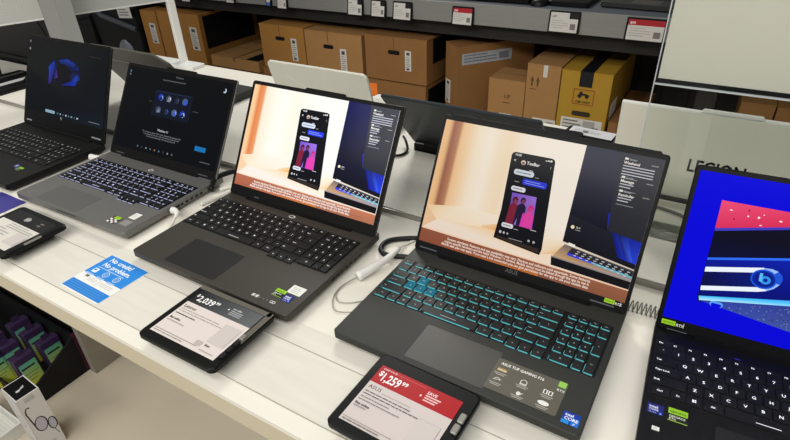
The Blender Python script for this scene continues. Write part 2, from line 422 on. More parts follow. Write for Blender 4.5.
# ---------- screen pictures
def lerp(a, b_, t): return tuple(a[i]+(b_[i]-a[i])*t for i in range(3))
CAP = ['Screens simulated. Features and app availability may vary. Devices and software sold separately. Some features',
       'require specific hardware and the latest Windows 11 version. Mobile device must be linked through the app to use it.',
       'Mobile data plan may apply. If you need a link connection you can give permission for the app to use your mobile data.']
def promo(tint, shade, lap, wood=1., pale=False):
    def c(*v): return tuple(max(0, min(255, v[i]*tint[i])) for i in range(3))
    def draw(b, x0, y0, w, h):
        ox = [0.]
        X = lambda u: x0+(u+ox[0])*w; Y = lambda v: y0+v*h
        def P(*uv): return [(X(u), Y(v)) for u, v in uv]
        b.rect(x0, y0, x0+w, y0+h, c(250, 245, 236))
        st = [(0, (246, 205, 160)), (.028, (240, 196, 145)), (.05, shade), (.085, lerp(shade, (240, 190, 140), .35)), (.10, (243, 205, 160)), (.14, (247, 220, 184)),
              (.19, (250, 240, 222)), (.25, (252, 247, 237)), (.30, (250, 237, 216)), (.345, (249, 232, 206)), (.40, (251, 243, 230)), (.47, (253, 249, 243)), (.7, (253, 250, 246))]
        if pale: st = [(u, lerp(q, (254, 248, 238), .62) if u > .09 else q) for u, q in st]
        b.lift()
        for (ua, ca), (ub, cb) in zip(st, st[1:]):
            va, vb = .2, .2
            b.face([(X(ua), Y(va), b.z), (X(ub), Y(vb), b.z), (X(ub), Y(1), b.z), (X(ua), Y(1), b.z)], 0, [c(*ca), c(*cb), c(*cb), c(*ca)])
        # curtain foot, glow near the phone, shelf top, wooden shelf edge
        b.poly(P((0, .1), (.07, .205), (.0, .32)), c(242, 206, 168))
        b.poly(P((.0, .30), (.072, .2), (.72, .262), (.72, .36), (.2, .36)), [c(244, 214, 170), c(249, 232, 208), c(252, 243, 228), c(252, 248, 240), c(251, 242, 226)])
        b.poly(P((0, .113), (.66, .10), (.66, .255), (.38, .252), (.071, .203)), [c(246, 232, 222), c(250, 238, 228), c(253, 236, 206), c(250, 216, 165), c(247, 236, 226)])
        b.poly(P((.30, .238), (.39, .246), (.39, .30), (.31, .262)), [c(246, 214, 170), c(238, 180, 105), c(244, 205, 150), c(248, 228, 200)])
        b.poly(P((.595, .16), (.69, .20), (.69, .30), (.60, .28)), [c(247, 226, 196), c(240, 190, 120), c(250, 238, 218), c(251, 240, 224)])
        b.poly(P((0, 0), (1, 0), (1, .095), (0, .115)), [c(170*wood, 98*wood, 72*wood), c(170*wood, 110*wood, 80*wood), c(190*wood, 122*wood, 90*wood), c(178*wood, 106*wood, 80*wood)])
        b.poly(P((.15, 0), (.62, 0), (.62, .05), (.15, .04)), [c(184*wood, 102*wood, 68*wood), c(210, 122, 48), c(186*wood, 112*wood, 74*wood), c(174*wood, 102*wood, 76*wood)])
        b.poly(P((0, .108), (1, .088), (1, .098), (0, .118)), c(250, 218, 196))
        for k in range(5): b.line((X(.02+.19*k), Y(.02+.012*(k % 3))), (X(.16+.19*k), Y(.024+.012*(k % 3))), h*.004, c(150, 86, 60))
        # phone
        ox[0] = .012 if pale else .003
        b.poly(P((.372, .19), (.60, .155), (.605, .2), (.565, .84), (.385, .84)), c(16, 16, 20))
        ph = [(.383, .21), (.590, .195), (.566, .835), (.561, .853), (.548, .861), (.378, .857), (.366, .847), (.362, .83)]
        b.poly(P(*ph), c(17, 18, 23))
        b.poly(P((.381, .197), (.593, .165), (.591, .197), (.383, .212)), c(52, 42, 36))
        wh = c(240, 242, 246)
        def ty(u, v, s, t_, col=wh, bold=True, mw=None): b.text(t_, X(u), Y(v), s*h, col, bold=bold, maxw=mw and mw*w)
        ty(.378, .832, .022, '10:28'); 
        for k in range(3): b.rect(X(.522+.011*k), Y(.833), X(.530+.011*k), Y(.833+.006+.004*k), wh)
        ty(.378, .785, .03, '<', wh); b.ell(X(.425), Y(.79), w*.011, h*.017, c(236, 210, 200)); b.ell(X(.425), Y(.786), w*.006, h*.009, c(90, 50, 50))
        ty(.441, .782, .033, 'TeeBar', wh); ty(.55, .785, .03, ':')
        b.rrect(X(.46), Y(.738), X(.478), Y(.745), h*.002, c(190, 192, 200))
        b.rrect(X(.392), Y(.694), X(.487), Y(.735), h*.018, c(214, 228, 245)); b.rect(X(.402), Y(.711), X(.474), Y(.717), c(90, 110, 140)); b.rect(X(.493), Y(.697), X(.512), Y(.702), c(150, 152, 160))
        b.rrect(X(.443), Y(.632), X(.555), Y(.678), h*.012, c(42, 62, 232))
        for k in range(2): b.rect(X(.453), Y(.644+.016*k), X(.545-.02*k), Y(.649+.016*k), c(150, 165, 250))
        b.rect(X(.405), Y(.640), X(.428), Y(.645), c(160, 162, 170))
        b.rrect(X(.398), Y(.573), X(.466), Y(.608), h*.014, c(226, 232, 245)); b.rect(X(.406), Y(.588), X(.452), Y(.594), c(90, 100, 130))
        # photo in the chat
        b.poly(P((.420, .322), (.540, .322), (.524, .562), (.408, .556)), [c(120, 40, 90), c(120, 60, 190), c(160, 120, 235), c(120, 90, 215)])
        for (u, v, r, col, body) in ((.432, .49, .019, (88, 24, 42), (128, 34, 60)), (.468, .50, .017, (62, 30, 66), (36, 26, 60)), (.512, .455, .018, (205, 40, 140), (226, 70, 175))):
            b.poly(P((u-.023, .324), (u+.024, .324), (u+.020, v-.03), (u+.008, v-.008), (u-.008, v-.008), (u-.021, v-.03)), c(*body))
            b.ell(X(u), Y(v+.015), w*r*.72, h*r*1.45, c(*col)); b.ell(X(u+.002), Y(v+.006), w*r*.5, h*r*.95, c(*lerp(col, (220, 130, 150), .35)))
        b.poly(P((.478, .324), (.496, .324), (.488, .43), (.480, .42)), c(226, 60, 190)); b.poly(P((.452, .324), (.461, .324), (.459, .38)), c(150, 130, 240))
        b.rrect(X(.396), Y(.288), X(.452), Y(.322), h*.014, c(226, 232, 245)); b.rect(X(.404), Y(.302), X(.44), Y(.308), c(90, 100, 130))
        b.rect(X(.456), Y(.290), X(.478), Y(.295), c(170, 172, 180)); b.rect(X(.532), Y(.315), X(.56), Y(.321), c(190, 192, 200))
        for k, u in enumerate((.398, .416, .434)): b.ell(X(u), Y(.246), w*(.006-.001*k), h*(.011-.002*k), c(200, 204, 212))
        for k, u in enumerate((.538, .562)): b.ell(X(u), Y(.235), w*.0055, h*.009, c(190, 195, 204))
        b.rect(X(.445), Y(.212), X(.51), Y(.218), c(150, 150, 156))
        # laptop in the picture
        ox[0] = 0.
        b.poly(P((.688, .295), (1, .235), (1, 1), (.682, 1)), [c(18, 18, 26), c(20, 20, 30), c(*lap), c(*lap)])
        b.poly(P((.69, .5), (.86, .45), (.86, .95), (.70, .96)), [c(22, 24, 38), c(16, 18, 36), c(*lap), c(*lap)])
        b.poly(P((.868, .47), (1, .44), (1, .275), (.925, .29)), [c(12, 20, 100), c(24, 40, 180), c(40, 70, 235), c(14, 24, 150)])
        b.poly(P((.90, .46), (.94, .455), (.985, .285), (.955, .29)), [c(8, 14, 70), c(20, 34, 170), c(60, 96, 250), c(16, 26, 150)])
        b.poly(P((.842, .57), (.855, .46), (.87, .45), (.862, .60)), c(24, 40, 190))
        b.poly(P((.826, 1), (.856, .455), (1, .43), (1, 1)), [c(50, 53, 64), c(38, 40, 50), c(40, 42, 50), c(54, 56, 66)])
        for k, (v, n) in enumerate(((.955, 4), (.83, 2), (.735, 2))):
            u = .848+.006*k
            b.rect(X(u), Y(v), X(u+.014), Y(v+.014), c(225, 235, 235) if k else c(240, 240, 240)); ty(u+.018, v, .018, 'Sender', c(170, 174, 180))
            ty(u, v-.028, .026, ('Weekend', 'Message', 'Reminder')[k], c(245, 246, 250)); b.rect(X(.955), Y(v-.012), X(.982), Y(v-.006), c(150, 152, 160))
            for j in range(n):
                b.rect(X(u), Y(v-.045-.019*j), X(u+(.125 if n > 2 else .055-.01*j)), Y(v-.038-.019*j), c(196, 202, 216))
            b.rect(X(u), Y(v-.052-.019*n), X(u+.07), Y(v-.046-.019*n), c(130, 134, 146))
        b.ell(X(.714), Y(.418), w*.008, h*.013, c(245, 236, 205)); ty(.728, .414, .018, '72 F', c(220, 220, 220)); b.rect(X(.728), Y(.40), X(.75), Y(.405), c(160, 160, 165))
        b.poly(P((.66, .175), (.70, .285), (1, .232), (1, .16)), [c(214, 176, 130), c(120, 112, 112), c(60, 60, 66), c(170, 164, 172)])
        b.poly(P((.688, .292), (1, .232), (1, .240), (.688, .302)), c(226, 220, 208)); b.poly(P((.715, .285), (.745, .28), (.745, .298), (.715, .304)), c(250, 250, 248))
        b.poly(P((.72, .225), (.735, .272), (1, .222), (1, .186)), [c(52, 46, 60), c(44, 44, 50), c(40, 42, 48), c(44, 48, 58)])
        b.poly(P((.72, .212), (.84, .198), (.84, .212), (.725, .232)), [c(70, 60, 230), c(70, 110, 235), c(60, 100, 235), c(70, 60, 240)])
        b.poly(P((.84, .198), (1, .178), (1, .190), (.84, .212)), c(110, 196, 226))
        for r_ in range(3):
            for k in range(9): b.rect(X(.76+.027*k-.006*r_), Y(.253-.0052*k-.016*r_), X(.772+.027*k-.006*r_), Y(.259-.0052*k-.016*r_), c(206, 216, 226))
        b.poly(P((.656, .178), (1, .160), (1, .098), (.664, .112)), c(18, 18, 20))
        b.poly(P((.656, .170), (1, .152), (1, .160), (.656, .180)), c(150, 144, 150))
        # caption
        for k, t_ in enumerate(CAP): b.text(t_, X(.152-.012*k), Y(.068-.024*k), h*.0275, c(255, 240, 236), bold=True, maxw=w*(.845-.152+.012*k))
    return draw

def draw_setup(b, x0, y0, w, h):
    X = lambda u: x0+u*w; Y = lambda v: y0+v*h
    b.poly([(X(0), Y(0)), (X(1), Y(0)), (X(1), Y(1)), (X(0), Y(1))], [(4, 7, 10), (6, 9, 12), (11, 12, 13), (12, 13, 14)])
    b.text('Welcome', X(.515), Y(.945), h*.032, (120, 122, 124), 'c'); b.rect(X(.36), Y(.895), X(.58), Y(.908), (84, 86, 88))
    b.rrect(X(.312), Y(.46), X(.68), Y(.775), h*.01, (16, 22, 36)); b.rect(X(.325), Y(.755), X(.66), Y(.765), (34, 44, 72))
    rn = random.Random(4)
    for r_, v in enumerate((.655, .505)):
        for k in range(4):
            u = .35+.078*k
            b.ell(X(u+.028), Y(v+.038), w*.026, h*.04, ((30, 60, 190), (60, 74, 96), (26, 30, 40), (80, 96, 128))[(k+r_) % 4])
            b.ell(X(u+.035), Y(v+.03), w*.015, h*.03, ((140, 170, 235), (200, 206, 214), (70, 80, 110), (40, 90, 220))[(k+2*r_) % 4], 9)
            b.poly([(X(u+.01), Y(v)), (X(u+.05), Y(v+.01)), (X(u+.03), Y(v+.06))], ((20, 30, 80), (120, 130, 150), (40, 44, 60), (60, 90, 200))[(k+r_) % 4])
    b.rect(X(.27), Y(.62), X(.3), Y(.628), (70, 72, 74)); b.rect(X(.70), Y(.60), X(.75), Y(.607), (80, 82, 84))
    b.text('Windows 11', X(.465), Y(.29), h*.036, (206, 210, 214), 'c', True)
    for k in range(3): b.text(('The most secure version of the system, designed to bring people closer', 'to the things they love with a fresh new look and simple tools that', 'let everyone work, play and create in one place')[k], X(.46), Y(.247-.026*k), h*.026, (150, 154, 158), 'c', maxw=w*(.38-.03*k))
    b.rect(X(.79), Y(.175), X(.888), Y(.23), (24, 120, 186)); b.text('Next', X(.838), Y(.19), h*.03, (30, 90, 150), 'c')
    b.ell(X(.938), Y(.905), w*.014, h*.026, (205, 225, 245)); b.ell(X(.931), Y(.912), w*.011, h*.021, (12, 14, 16))
    for k in range(2): b.rect(X(.018), Y(.93-.04*k), X(.03), Y(.955-.04*k), ((90, 130, 190), (110, 116, 120))[k]); 
    for k in range(9): b.rect(X(.25+.043*k), Y(.048), X(.262+.043*k), Y(.068), ((90, 120, 150), (60, 62, 66), (140, 150, 160), (110, 112, 120), (150, 120, 70))[k % 5])
    b.rect(X(.86), Y(.062), X(.95), Y(.068), (120, 124, 128))

def draw_bloom(b, x0, y0, w, h):
    X = lambda u: x0+u*w; Y = lambda v: y0+v*h
    b.poly([(X(0), Y(0)), (X(1), Y(0)), (X(1), Y(1)), (X(0), Y(1))], [(6, 10, 15), (11, 19, 25), (14, 17, 19), (7, 9, 11)])
    b.poly([(X(.0), Y(.0)), (X(1), Y(0)), (X(1), Y(.25)), (X(0), Y(.3))], [(3, 6, 11), (18, 29, 38), (11, 17, 23), (6, 9, 13)])
    # dark blue folded flower
    cols = [(16, 30, 110), (20, 44, 170), (30, 70, 210), (24, 60, 190), (40, 34, 140), (16, 24, 90), (24, 54, 190), (50, 90, 226)]
    cx, cy = .485, .61
    for k in range(16):
        a = 2*math.pi*k/16; a2 = a+.75; r0, r1 = .075, .2
        pts = [(cx+r0*math.cos(a), cy+r0*1.15*math.sin(a)), (cx+r1*math.cos(a), cy+r1*.98*math.sin(a)), (cx+(r1+.01)*math.cos(a+.3), cy+(r1)*.98*math.sin(a+.3)), (cx+r0*1.5*math.cos(a2), cy+r0*1.5*math.sin(a2))]
        f = (.3+.42*abs(math.cos(a-.3)))*(.3 if math.sin(a) < -.35 and math.cos(a) < .4 else 1.); q = tuple(v*f for v in cols[k % 8])
        b.poly([(X(u), Y(v)) for u, v in pts], [tuple(v*.35 for v in q), q, tuple(v*.8 for v in q), tuple(v*.3 for v in q)])
    b.poly([(X(.295), Y(.42)), (X(.325), Y(.44)), (X(.37), Y(.66)), (X(.36), Y(.75)), (X(.29), Y(.66))], [(58, 24, 120), (40, 30, 120), (12, 26, 100), (16, 48, 150), (22, 66, 180)])
    b.poly([(X(.40), Y(.76)), (X(.52), Y(.80)), (X(.62), Y(.74)), (X(.60), Y(.69)), (X(.45), Y(.71))], [(16, 40, 120), (24, 60, 160), (20, 50, 150), (8, 18, 70), (6, 14, 60)])
    b.poly([(X(.37), Y(.50)), (X(.41), Y(.54)), (X(.40), Y(.63)), (X(.36), Y(.58))], [(40, 24, 100), (96, 54, 160), (60, 40, 140), (24, 20, 90)])
    b.poly([(X(.46), Y(.44)), (X(.64), Y(.47)), (X(.66), Y(.62)), (X(.58), Y(.52))], [(10, 26, 130), (18, 44, 170), (26, 70, 190), (12, 34, 140)])
    b.ell(X(.47), Y(.61), w*.075, h*.115, (6, 8, 14), 14)
    for k in range(2): b.rect(X(.015), Y(.94-.10*k), X(.032), Y(.97-.10*k), ((120, 124, 130), (150, 154, 158))[k]); 
    b.rrect(X(.275), Y(.03), X(.40), Y(.07), h*.012, (140, 176, 190))
    for k in range(8): b.rect(X(.43+.036*k), Y(.038), X(.446+.036*k), Y(.06), ((90, 120, 130), (150, 160, 160), (70, 90, 120), (200, 200, 196))[k % 4])
    b.rect(X(.83), Y(.045), X(.96), Y(.055), (110, 116, 120)); b.rect(X(.78), Y(.88), X(.93), Y(.89), (52, 44, 34))

def draw_blue(b, x0, y0, w, h):
    X = lambda u: x0+u*w; Y = lambda v: y0+v*h
    def P(*uv): return [(X(u), Y(v)) for u, v in uv]
    b.rect(x0, y0, x0+w, y0+h, (0, 0, 216))
    k = .41   # the tilted close-up photograph shown on the blue ground
    R_ = .90
    def q(u, v): return (u, v+(u-.1)*k)
    b.poly(P((.095, .834), (R_, .834), (R_, .10), (.10, .17)), (5, 6, 34))
    b.poly(P((.095, .834), (R_, .834), (R_, .834), (.46, .80), (.097, .651)), [(236, 78, 118), (206, 36, 66), (206, 36, 66), (220, 44, 80), (214, 46, 92)])
    b.poly(P((.097, .651), (.46, .80), (.50, .815), (.46, .785), (.097, .632)), (64, 60, 190))
    b.poly(P((.099, .455), (.62, .67), (.80, .74), (.46, .782), (.097, .625)), [(6, 8, 52), (8, 8, 30), (6, 6, 22), (10, 10, 36), (8, 8, 26)])
    rn = random.Random(3)
    for _ in range(11):
        u = rn.uniform(.12, .42); v = rn.uniform(.72, .80)
        if v > .655+(u-.1)*k+.01: b.ell(X(u), Y(v), w*.003*rn.uniform(.5, 2), h*.004*rn.uniform(.5, 2), rn.choice(((250, 190, 205), (160, 20, 50), (255, 240, 245))), 7)
    # blue ledge and the white outlined pill
    b.poly(P(q(.099, .455), q(.60, .455), q(.60, .14), q(.105, .14)), [(4, 22, 150), (8, 40, 190), (2, 12, 120), (2, 8, 90)])
    b.poly(P(q(.099, .44), q(.60, .44), q(.60, .455), q(.099, .455)), (46, 110, 250))
    pr = [q(.10, .392), q(.285, .392)]
    for i in range(9):
        a = R(90-22.5*i); pr.append(q(.285+.066*math.cos(a), .312+.078*math.sin(a)))
    pr += [q(.103, .234)]
    b.poly(P(*pr), (8, 22, 130))
    inner = [q(.101, .36), q(.285, .36)]
    for i in range(9):
        a = R(90-22.5*i); inner.append(q(.285+.045*math.cos(a), .312+.048*math.sin(a)))
    inner += [q(.102, .264)]
    b.lift(); n = len(pr)
    for i in range(n-1):
        colr = (236, 244, 255) if i < 2 or i > n-4 else ((30, 84, 214) if 3 < i < 7 else (150, 190, 250))
        b.face([(X(a[0]), Y(a[1]), b.z) for a in (pr[i], inner[i], inner[i+1], pr[i+1])], 0, colr)
    b.poly(P(*inner), [(6, 10, 70)]*2+[(4, 20, 120)]*9+[(6, 10, 60)])
    ex, ey = q(.293, .317)
    b.ell(X(ex), Y(ey), w*.042, h*.062, (6, 24, 140)); b.ring(X(ex), Y(ey), w*.042, h*.062, w*.006, (18, 84, 220)); b.ring(X(ex), Y(ey), w*.032, h*.048, w*.004, (8, 40, 150))
    b.ell(X(ex+.006), Y(ey-.004), w*.017, h*.026, (50, 150, 230)); b.ell(X(ex+.006), Y(ey-.004), w*.007, h*.012, (6, 30, 150)); b.poly(P((ex-.016, ey+.034), (ex-.006, ey+.036), (ex-.004, ey-.02), (ex-.014, ey-.016)), (90, 190, 245))
    b.poly(P(q(.103, .195), q(.60, .175), q(.60, .135), q(.108, .165)), [(60, 190, 250), (60, 160, 250), (120, 215, 255), (190, 235, 255)])
    # carpet-like grain below
    b.poly(P((.115, .165), (.60, .345), (.90, .30), (.90, .02), (.62, .05)), [(50, 70, 170), (44, 58, 124), (36, 44, 100), (64, 78, 128), (76, 92, 150)])
    b.poly(P((.095, .16), (.90, -.0), (.9, .0), (.1, .0)), (0, 0, 216)); b.poly(P((.12, .165), (.6, .075), (.6, .0), (.1, .0)), (0, 0, 216))
    b.dz = 0.
    for _ in range(260):
        u = rn.uniform(.2, .62); v = rn.uniform(.1, .30)
        if v < .16+(u-.12)*.36 and v > .172-(u-.12)*.19: b.ell(X(u), Y(v), w*.003, h*.003, rn.choice(((104, 120, 170), (40, 54, 110), (124, 138, 180), (32, 40, 90))), 5)
    b.dz = .000014
    b.rrect(X(.145), Y(.150), X(.19), Y(.185), h*.016, (90, 160, 245)); b.rrect(X(.15), Y(.150), X(.185), Y(.172), h*.01, (0, 0, 216))

stA = dict(key=M['keyA'], leg=M['legA'], ls=.0054)
stB = dict(key=M['keyB'], leg=M['legB'], ls=.0042, glow=M['teal'], skirt=.0009, gap=.0012, wasd=True, left=True, well=M['black'])
stC = dict(key=M['keyC'], leg=M['legC'], ls=.0064, glow=M['lilac'], skirt=.0009, left=True, gap=.0012)
stD = dict(chromeh=True, key=M['keyD'], leg=M['legD'], ls=.0062)
stE = dict(key=M['keyE'], leg=M['legE'], ls=.0064, leftalign=True)

A, Al = laptop('laptop', 'dark grey ring-logo laptop with bright chat-phone picture, behind price tag reading 2,039', -.6469, .433, -.10, .3615, .2587, .0208, 59.73, .2389, M['deckA'], M['bezelA'], stA,
               (-.1775, .01848, .112, .0178, .0125, False, .009), (-.105, .008, .016, .083), .008, .0078, .209,
               promo((1.05, 1.04, 1.04), (222, 132, 78), (12, 16, 82), 1., True), bump=(-.048, .054, .0035), hinges=[(-.113, -.10, .006, .008)])
B, Bl = laptop('laptop', 'graphite laptop with teal lit keys and chat-phone picture, behind red 1,259 price tag', -.2138, .4405, -.57, .3517, .2600, .026, 62., .236, M['deckB'], M['bezel'], stB,
               (-.1695, .018, .0965, .0185, .0125, True, .004), (-.062, .009, .052, .079), .0055, .008, .2103,
               promo((.93, .90, .86), (160, 104, 84), (50, 53, 74), .84), bump=(-.168, .168, .0028), hinges=[(-.1653, -.133, .0065, .0085), (.124, .158, .0065, .0085)], padmat='padB')
Cl_, Cll = laptop('laptop', 'silver grey laptop with black keys and a dark setup screen, second from the left', -1.0672, .4565, 1.32, .3577, .259, .0272, 57.5, .2248, M['deckC'], M['bezelA'], stC,
                  (-.168, .018, .0915, .0178, .0125, False, .011), (-.115, .007, .021, .069), .0075, .009, .1955, draw_setup, smat='screendim', bump=(-.05, .055, .003), padmat='padC',
                  hinges=[(-.155, -.125, .005, .007), (.125, .155, .005, .007)])
D_, Dl = laptop('laptop', 'black laptop with a blue flower wallpaper, leftmost of the front row', -1.4775, .4577, .6, .3603, .247, .006, 66., .242, M['deckD'], M['bezel'], stD,
                (-.172, .0178, .098, .0178, .0125, False, 0), (-.10, .007, .02, .07), .0075, .009, .1936, draw_bloom, smat='screendim', hinges=[(-.165, -.14, .010, .014), (.13, .168, .010, .014)])
E_, El = laptop('laptop', 'black laptop with a bright blue screen, cut off at the right edge of the picture', .1988, .442, 3.5, .3598, .2587, .018, 65.5, .2309, M['deckE'], M['bezel'], stE,
                (-.1745, .018, .111, .0183, .0115, False, 0), (-.101, .006, .03, .0945), .0061, .007, .2068, draw_blue, padmat='padE', hinges=[(-.165, -.14, .001, .0022)])

# marks on the laptops
def ring_logo(L, u, v, T=.021):
    b = MB(); b.z = T+.0003; b.ring(u, v, .0072, .0046, .0018, (235, 235, 232)); o = b.build('logo', M['print'], L); o['label'] = 'small silver ring emblem'
ring_logo(A, .001, .2245); ring_logo(Cl_, .003, .2065)
sticker(A, .142, .044, .026, .020, st_white, label='white sticker')
sticker(A, .124, .028, .020, .017, st_gpu, label='green and black sticker'); sticker(A, .146, .024, .017, .0165, st_intel2, label='blue sticker')
def icons(b, u, v, w, h):
    for k in range(6):
        x = u+k*w/6
        if k in (0, 1): b.rect(x, v, x+.0055, v+h, (205, 203, 198))
        elif k == 5: b.ring(x+.003, v+h/2, .003, .003, .001, (225, 224, 220), 14); b.ring(x+.0075, v+h/2, .003, .003, .001, (225, 224, 220), 14)
        else: b.rect(x, v+.001, x+.003, v+h-.002, (110, 108, 104))
sticker(A, .098, .011, .044, .006, icons, label='row of small white icons')
sticker(B, .150, .010, .020, .0185, st_intel, label='blue processor sticker')
def st_feature(b, u, v, w, h):
    b.rrect(u, v, u+w, v+h, .002, (98, 94, 84)); b.text('ASUS TUF GAMING F16', u+.006, v+h-.010, .0062, (240, 240, 236), bold=True, maxw=w*.62)
    for k, (x, y) in enumerate(((.12, .62), (.12, .30), (.46, .50), (.46, .18), (.80, .50), (.80, .18))):
        cx, cy = u+w*x, v+h*y
        if k == 0: b.rect(cx-.006, cy, cx+.006, cy+.005, (180, 150, 90)); b.rect(cx-.006, cy+.001, cx+.006, cy+.0025, (225, 215, 190))
        elif k == 1: b.ring(cx, cy+.002, .004, .004, .0009, (215, 213, 205), 16, 0, 180); b.line((cx-.005, cy+.001), (cx+.005, cy+.004), .0009, (215, 213, 205))
        elif k == 2: b.ring(cx, cy+.003, .0045, .0045, .001, (220, 218, 210), 18); b.rect(cx-.0045, cy-.002, cx+.0045, cy+.001, (200, 198, 190))
        elif k == 3: b.ell(cx, cy+.001, .0028, .0034, (225, 222, 212), 8); b.poly([(cx, cy+.001), (cx+.006, cy+.004), (cx+.002, cy-.001)], (225, 222, 212))
        elif k == 4: b.rect(cx-.006, cy-.001, cx-.0005, cy+.006, (225, 224, 218)); b.rect(cx+.0005, cy-.001, cx+.006, cy+.006, (225, 224, 218)); b.rect(cx-.0045, cy, cx-.002, cy+.005, (80, 78, 70)); b.rect(cx+.002, cy, cx+.0045, cy+.005, (80, 78, 70))
        else: b.ell(cx, cy+.002, .007, .0036, (232, 232, 228), 18)
        for j in range(2): b.rect(cx-.008+.002*j, cy-.0045-.0026*j, cx+.008-.002*j, cy-.0033-.0026*j, (176, 173, 164))
    b.rect(u+w*.88, v+h*.83, u+w*.985, v+h*1.0, (150, 205, 90)); b.text('RTX', u+w*.885, v+h*.70, .005, (225, 230, 220), bold=True)
sticker(B, .051, .013, .092, .056, st_feature, label='see-through feature sticker with white icons')
def st_strip(b, u, v, w, h):
    b.rect(u, v, u+w*.62, v+h, (158, 210, 40)); b.text('GEFORCE', u+w*.05, v+h*.25, h*.6, (70, 100, 20), bold=True, maxw=w*.5); b.text('RTX', u+w*.65, v+h*.1, h*.8, (225, 226, 224), bold=True); b.rect(u+w*.97, v, u+w, v+h, (200, 200, 200))
def lidmark(lid, fn, u, v, w, h, name='sticker', label=None):
    b = MB(); b.z = .0006; fn(b, u, v, w, h); o = b.build(name, M['gloss'], lid)
    if label: o['label'] = label
lidmark(Bl, st_strip, .143, .0110, .023, .0062, label='green and black graphics sticker')
lidmark(El, st_strip, -.1735, .0075, .028, .0065, label='green and black graphics sticker')
lidmark(Bl, lambda b, u, v, w, h: b.text('ASUS', u, v, h, (78, 78, 78), 'c', True), 0, .0095, 0, .009, 'logo')
def vlogo(b, u, v, w, h):
    b.poly([(u-.005, v+.008), (u-.0025, v+.008), (u+.0005, v+.001), (u, v)], (190, 190, 186)); b.poly([(u+.005, v+.008), (u, v), (u-.0002, v+.001), (u+.0025, v+.008)], (150, 150, 146))
lidmark(Dl, vlogo, -.004, .033, 0, 0, 'logo', 'small silver V emblem')
sticker(Cl_, .138, .042, .018, .020, st_white, label='white sticker'); sticker(Cl_, .140, .018, .022, .018, lambda b, u, v, w, h: b.rect(u, v, u+w, v+h, (140, 139, 134)), label='grey sticker')
def st_check(b, u, v, w, h):
    b.rect(u, v, u+w, v+h, (70, 40, 44))
    for i in range(4):
        for j in range(3): b.rect(u+w*i/4, v+h*.6*j/3, u+w*(i+1)/4, v+h*.6*(j+1)/3, ((235, 232, 228), (60, 30, 40))[(i+j) % 2])
    b.rect(u+w*.2, v+h*.62, u+w*.9, v+h, (150, 196, 50))
sticker(Cl_, .108, .014, .024, .022, st_check, label='green sticker over black and white checks')
sticker(D_, .092, .062, .016, .014, st_intel2, label='blue sticker'); sticker(D_, .112, .056, .018, .014, st_gpu, label='green sticker')
sticker(E_, -.174, .082, .018, .0155, st_intel2, label='blue sticker'); sticker(E_, -.151, .080, .021, .020, st_gpu, label='green and black sticker')
sticker(E_, -.128, .2245, .007, .0014, lambda b, u, v, w, h: b.rect(u+.046, v-.006, u+.046+w, v-.006+h, (70, 60, 190)), label='tiny violet light')
sticker(E_, -.166, .058, .008, .006, st_white, label='corner of a white sticker')

# ---------- second row, facing away: only the lid backs and bases show
def back_laptop(label, x0, x1, ytop, ztop, yh, lidm, name='laptop', edge=None, baseM=None, corner=.008, notch=None, extra=None, bd=.24):
    zh = .03; W = x1-x0; Hh = math.hypot(ytop-yh, ztop-zh); a = math.atan2(ztop-zh, ytop-yh)   # measured from +y
    L = thing(name, label, 'laptop', ((x0+x1)/2, yh, .0))
    z0 = .0125 if yh < 1.05 else .0006
    b = MB(); b.slab(rr(-W/2, -.012, W/2, bd, .01), .005, .026, .0015)
    zl = 0.
    for sx in (-1, 1):
        for vy in (.03, bd-.03): b.box(sx*(W/2-.05)-.02, sx*(W/2-.05)+.02, vy-.004, vy+.004, 0, .008)
    b.build('base', baseM or M['deckD'], L)
    b = MB(); b.slab(rr(-W/2+.02, .045, W/2-.02, .14, .003), .0262, .0275, .0005); b.build('keyboard', M['keyE'], L)
    b = MB(); b.box(-W/2+.03, W/2-.03, -.010, .012, .018, .034); b.build('hinge', M['hingebar'], L)
    b = MB()
    if notch: out = [(-W/2, 0), (W/2, 0), (W/2, Hh-notch), (W/2-.035, Hh), (-W/2+.035, Hh), (-W/2, Hh-notch)]
    else: out = rr(-W/2, 0, W/2, Hh, corner)
    b.slab(out, -.003, .004, .0012, 0)
    if edge: b.slab(rr(-W/2, Hh-.0035, W/2, Hh+.0005, .0015), -.0035, .0042, .0005, 1)
    if extra: extra(b, W, Hh)
    lo = b.build('lid', [lidm, edge or lidm], L)
    lo.rotation_euler = (a, 0, 0); lo.location = (0, 0, zh)
    return L, lo, W, Hh
# lid local frame: x right, y up the lid, +z faces away from the far viewer = towards the front row's side after rotation (checked: +z is towards -y)
G, Gl, GW, GH = back_laptop('pale silver laptop with a thin slash across its lid, back to the camera', -1.008, -.702, 1.022, .19, 1.068, M['silverlid'], corner=.014, baseM=M['silverlid'], bd=.215)
b = MB(); b.z = .0045; b.line((-GW/2+.05, GH-.035), (GW/2-.03, .03), .0022, None); b.build('slash_line', M['seamline'], Gl)
F_, Fl, FW, FH = back_laptop('dark grey laptop with chamfered lid corners, back to the camera behind the silver laptop', -1.60, -1.262, .903, .20, 1.02, M['greylid'], notch=.028, bd=.19, baseM=M['deckB'])
b = MB(); b.z = .0045; b.line((-FW/2+.02, FH-.055), (FW/2-.02, FH-.055), .002, None); b.build('seam_line', M['seamline'], Fl)
H_, Hl, HW, HH = back_laptop('blue black laptop, back to the camera behind the teal-key laptop', -.603, -.259, .922, .19, 1.066, M['bluelid'], corner=.006, baseM=M['deckE'])
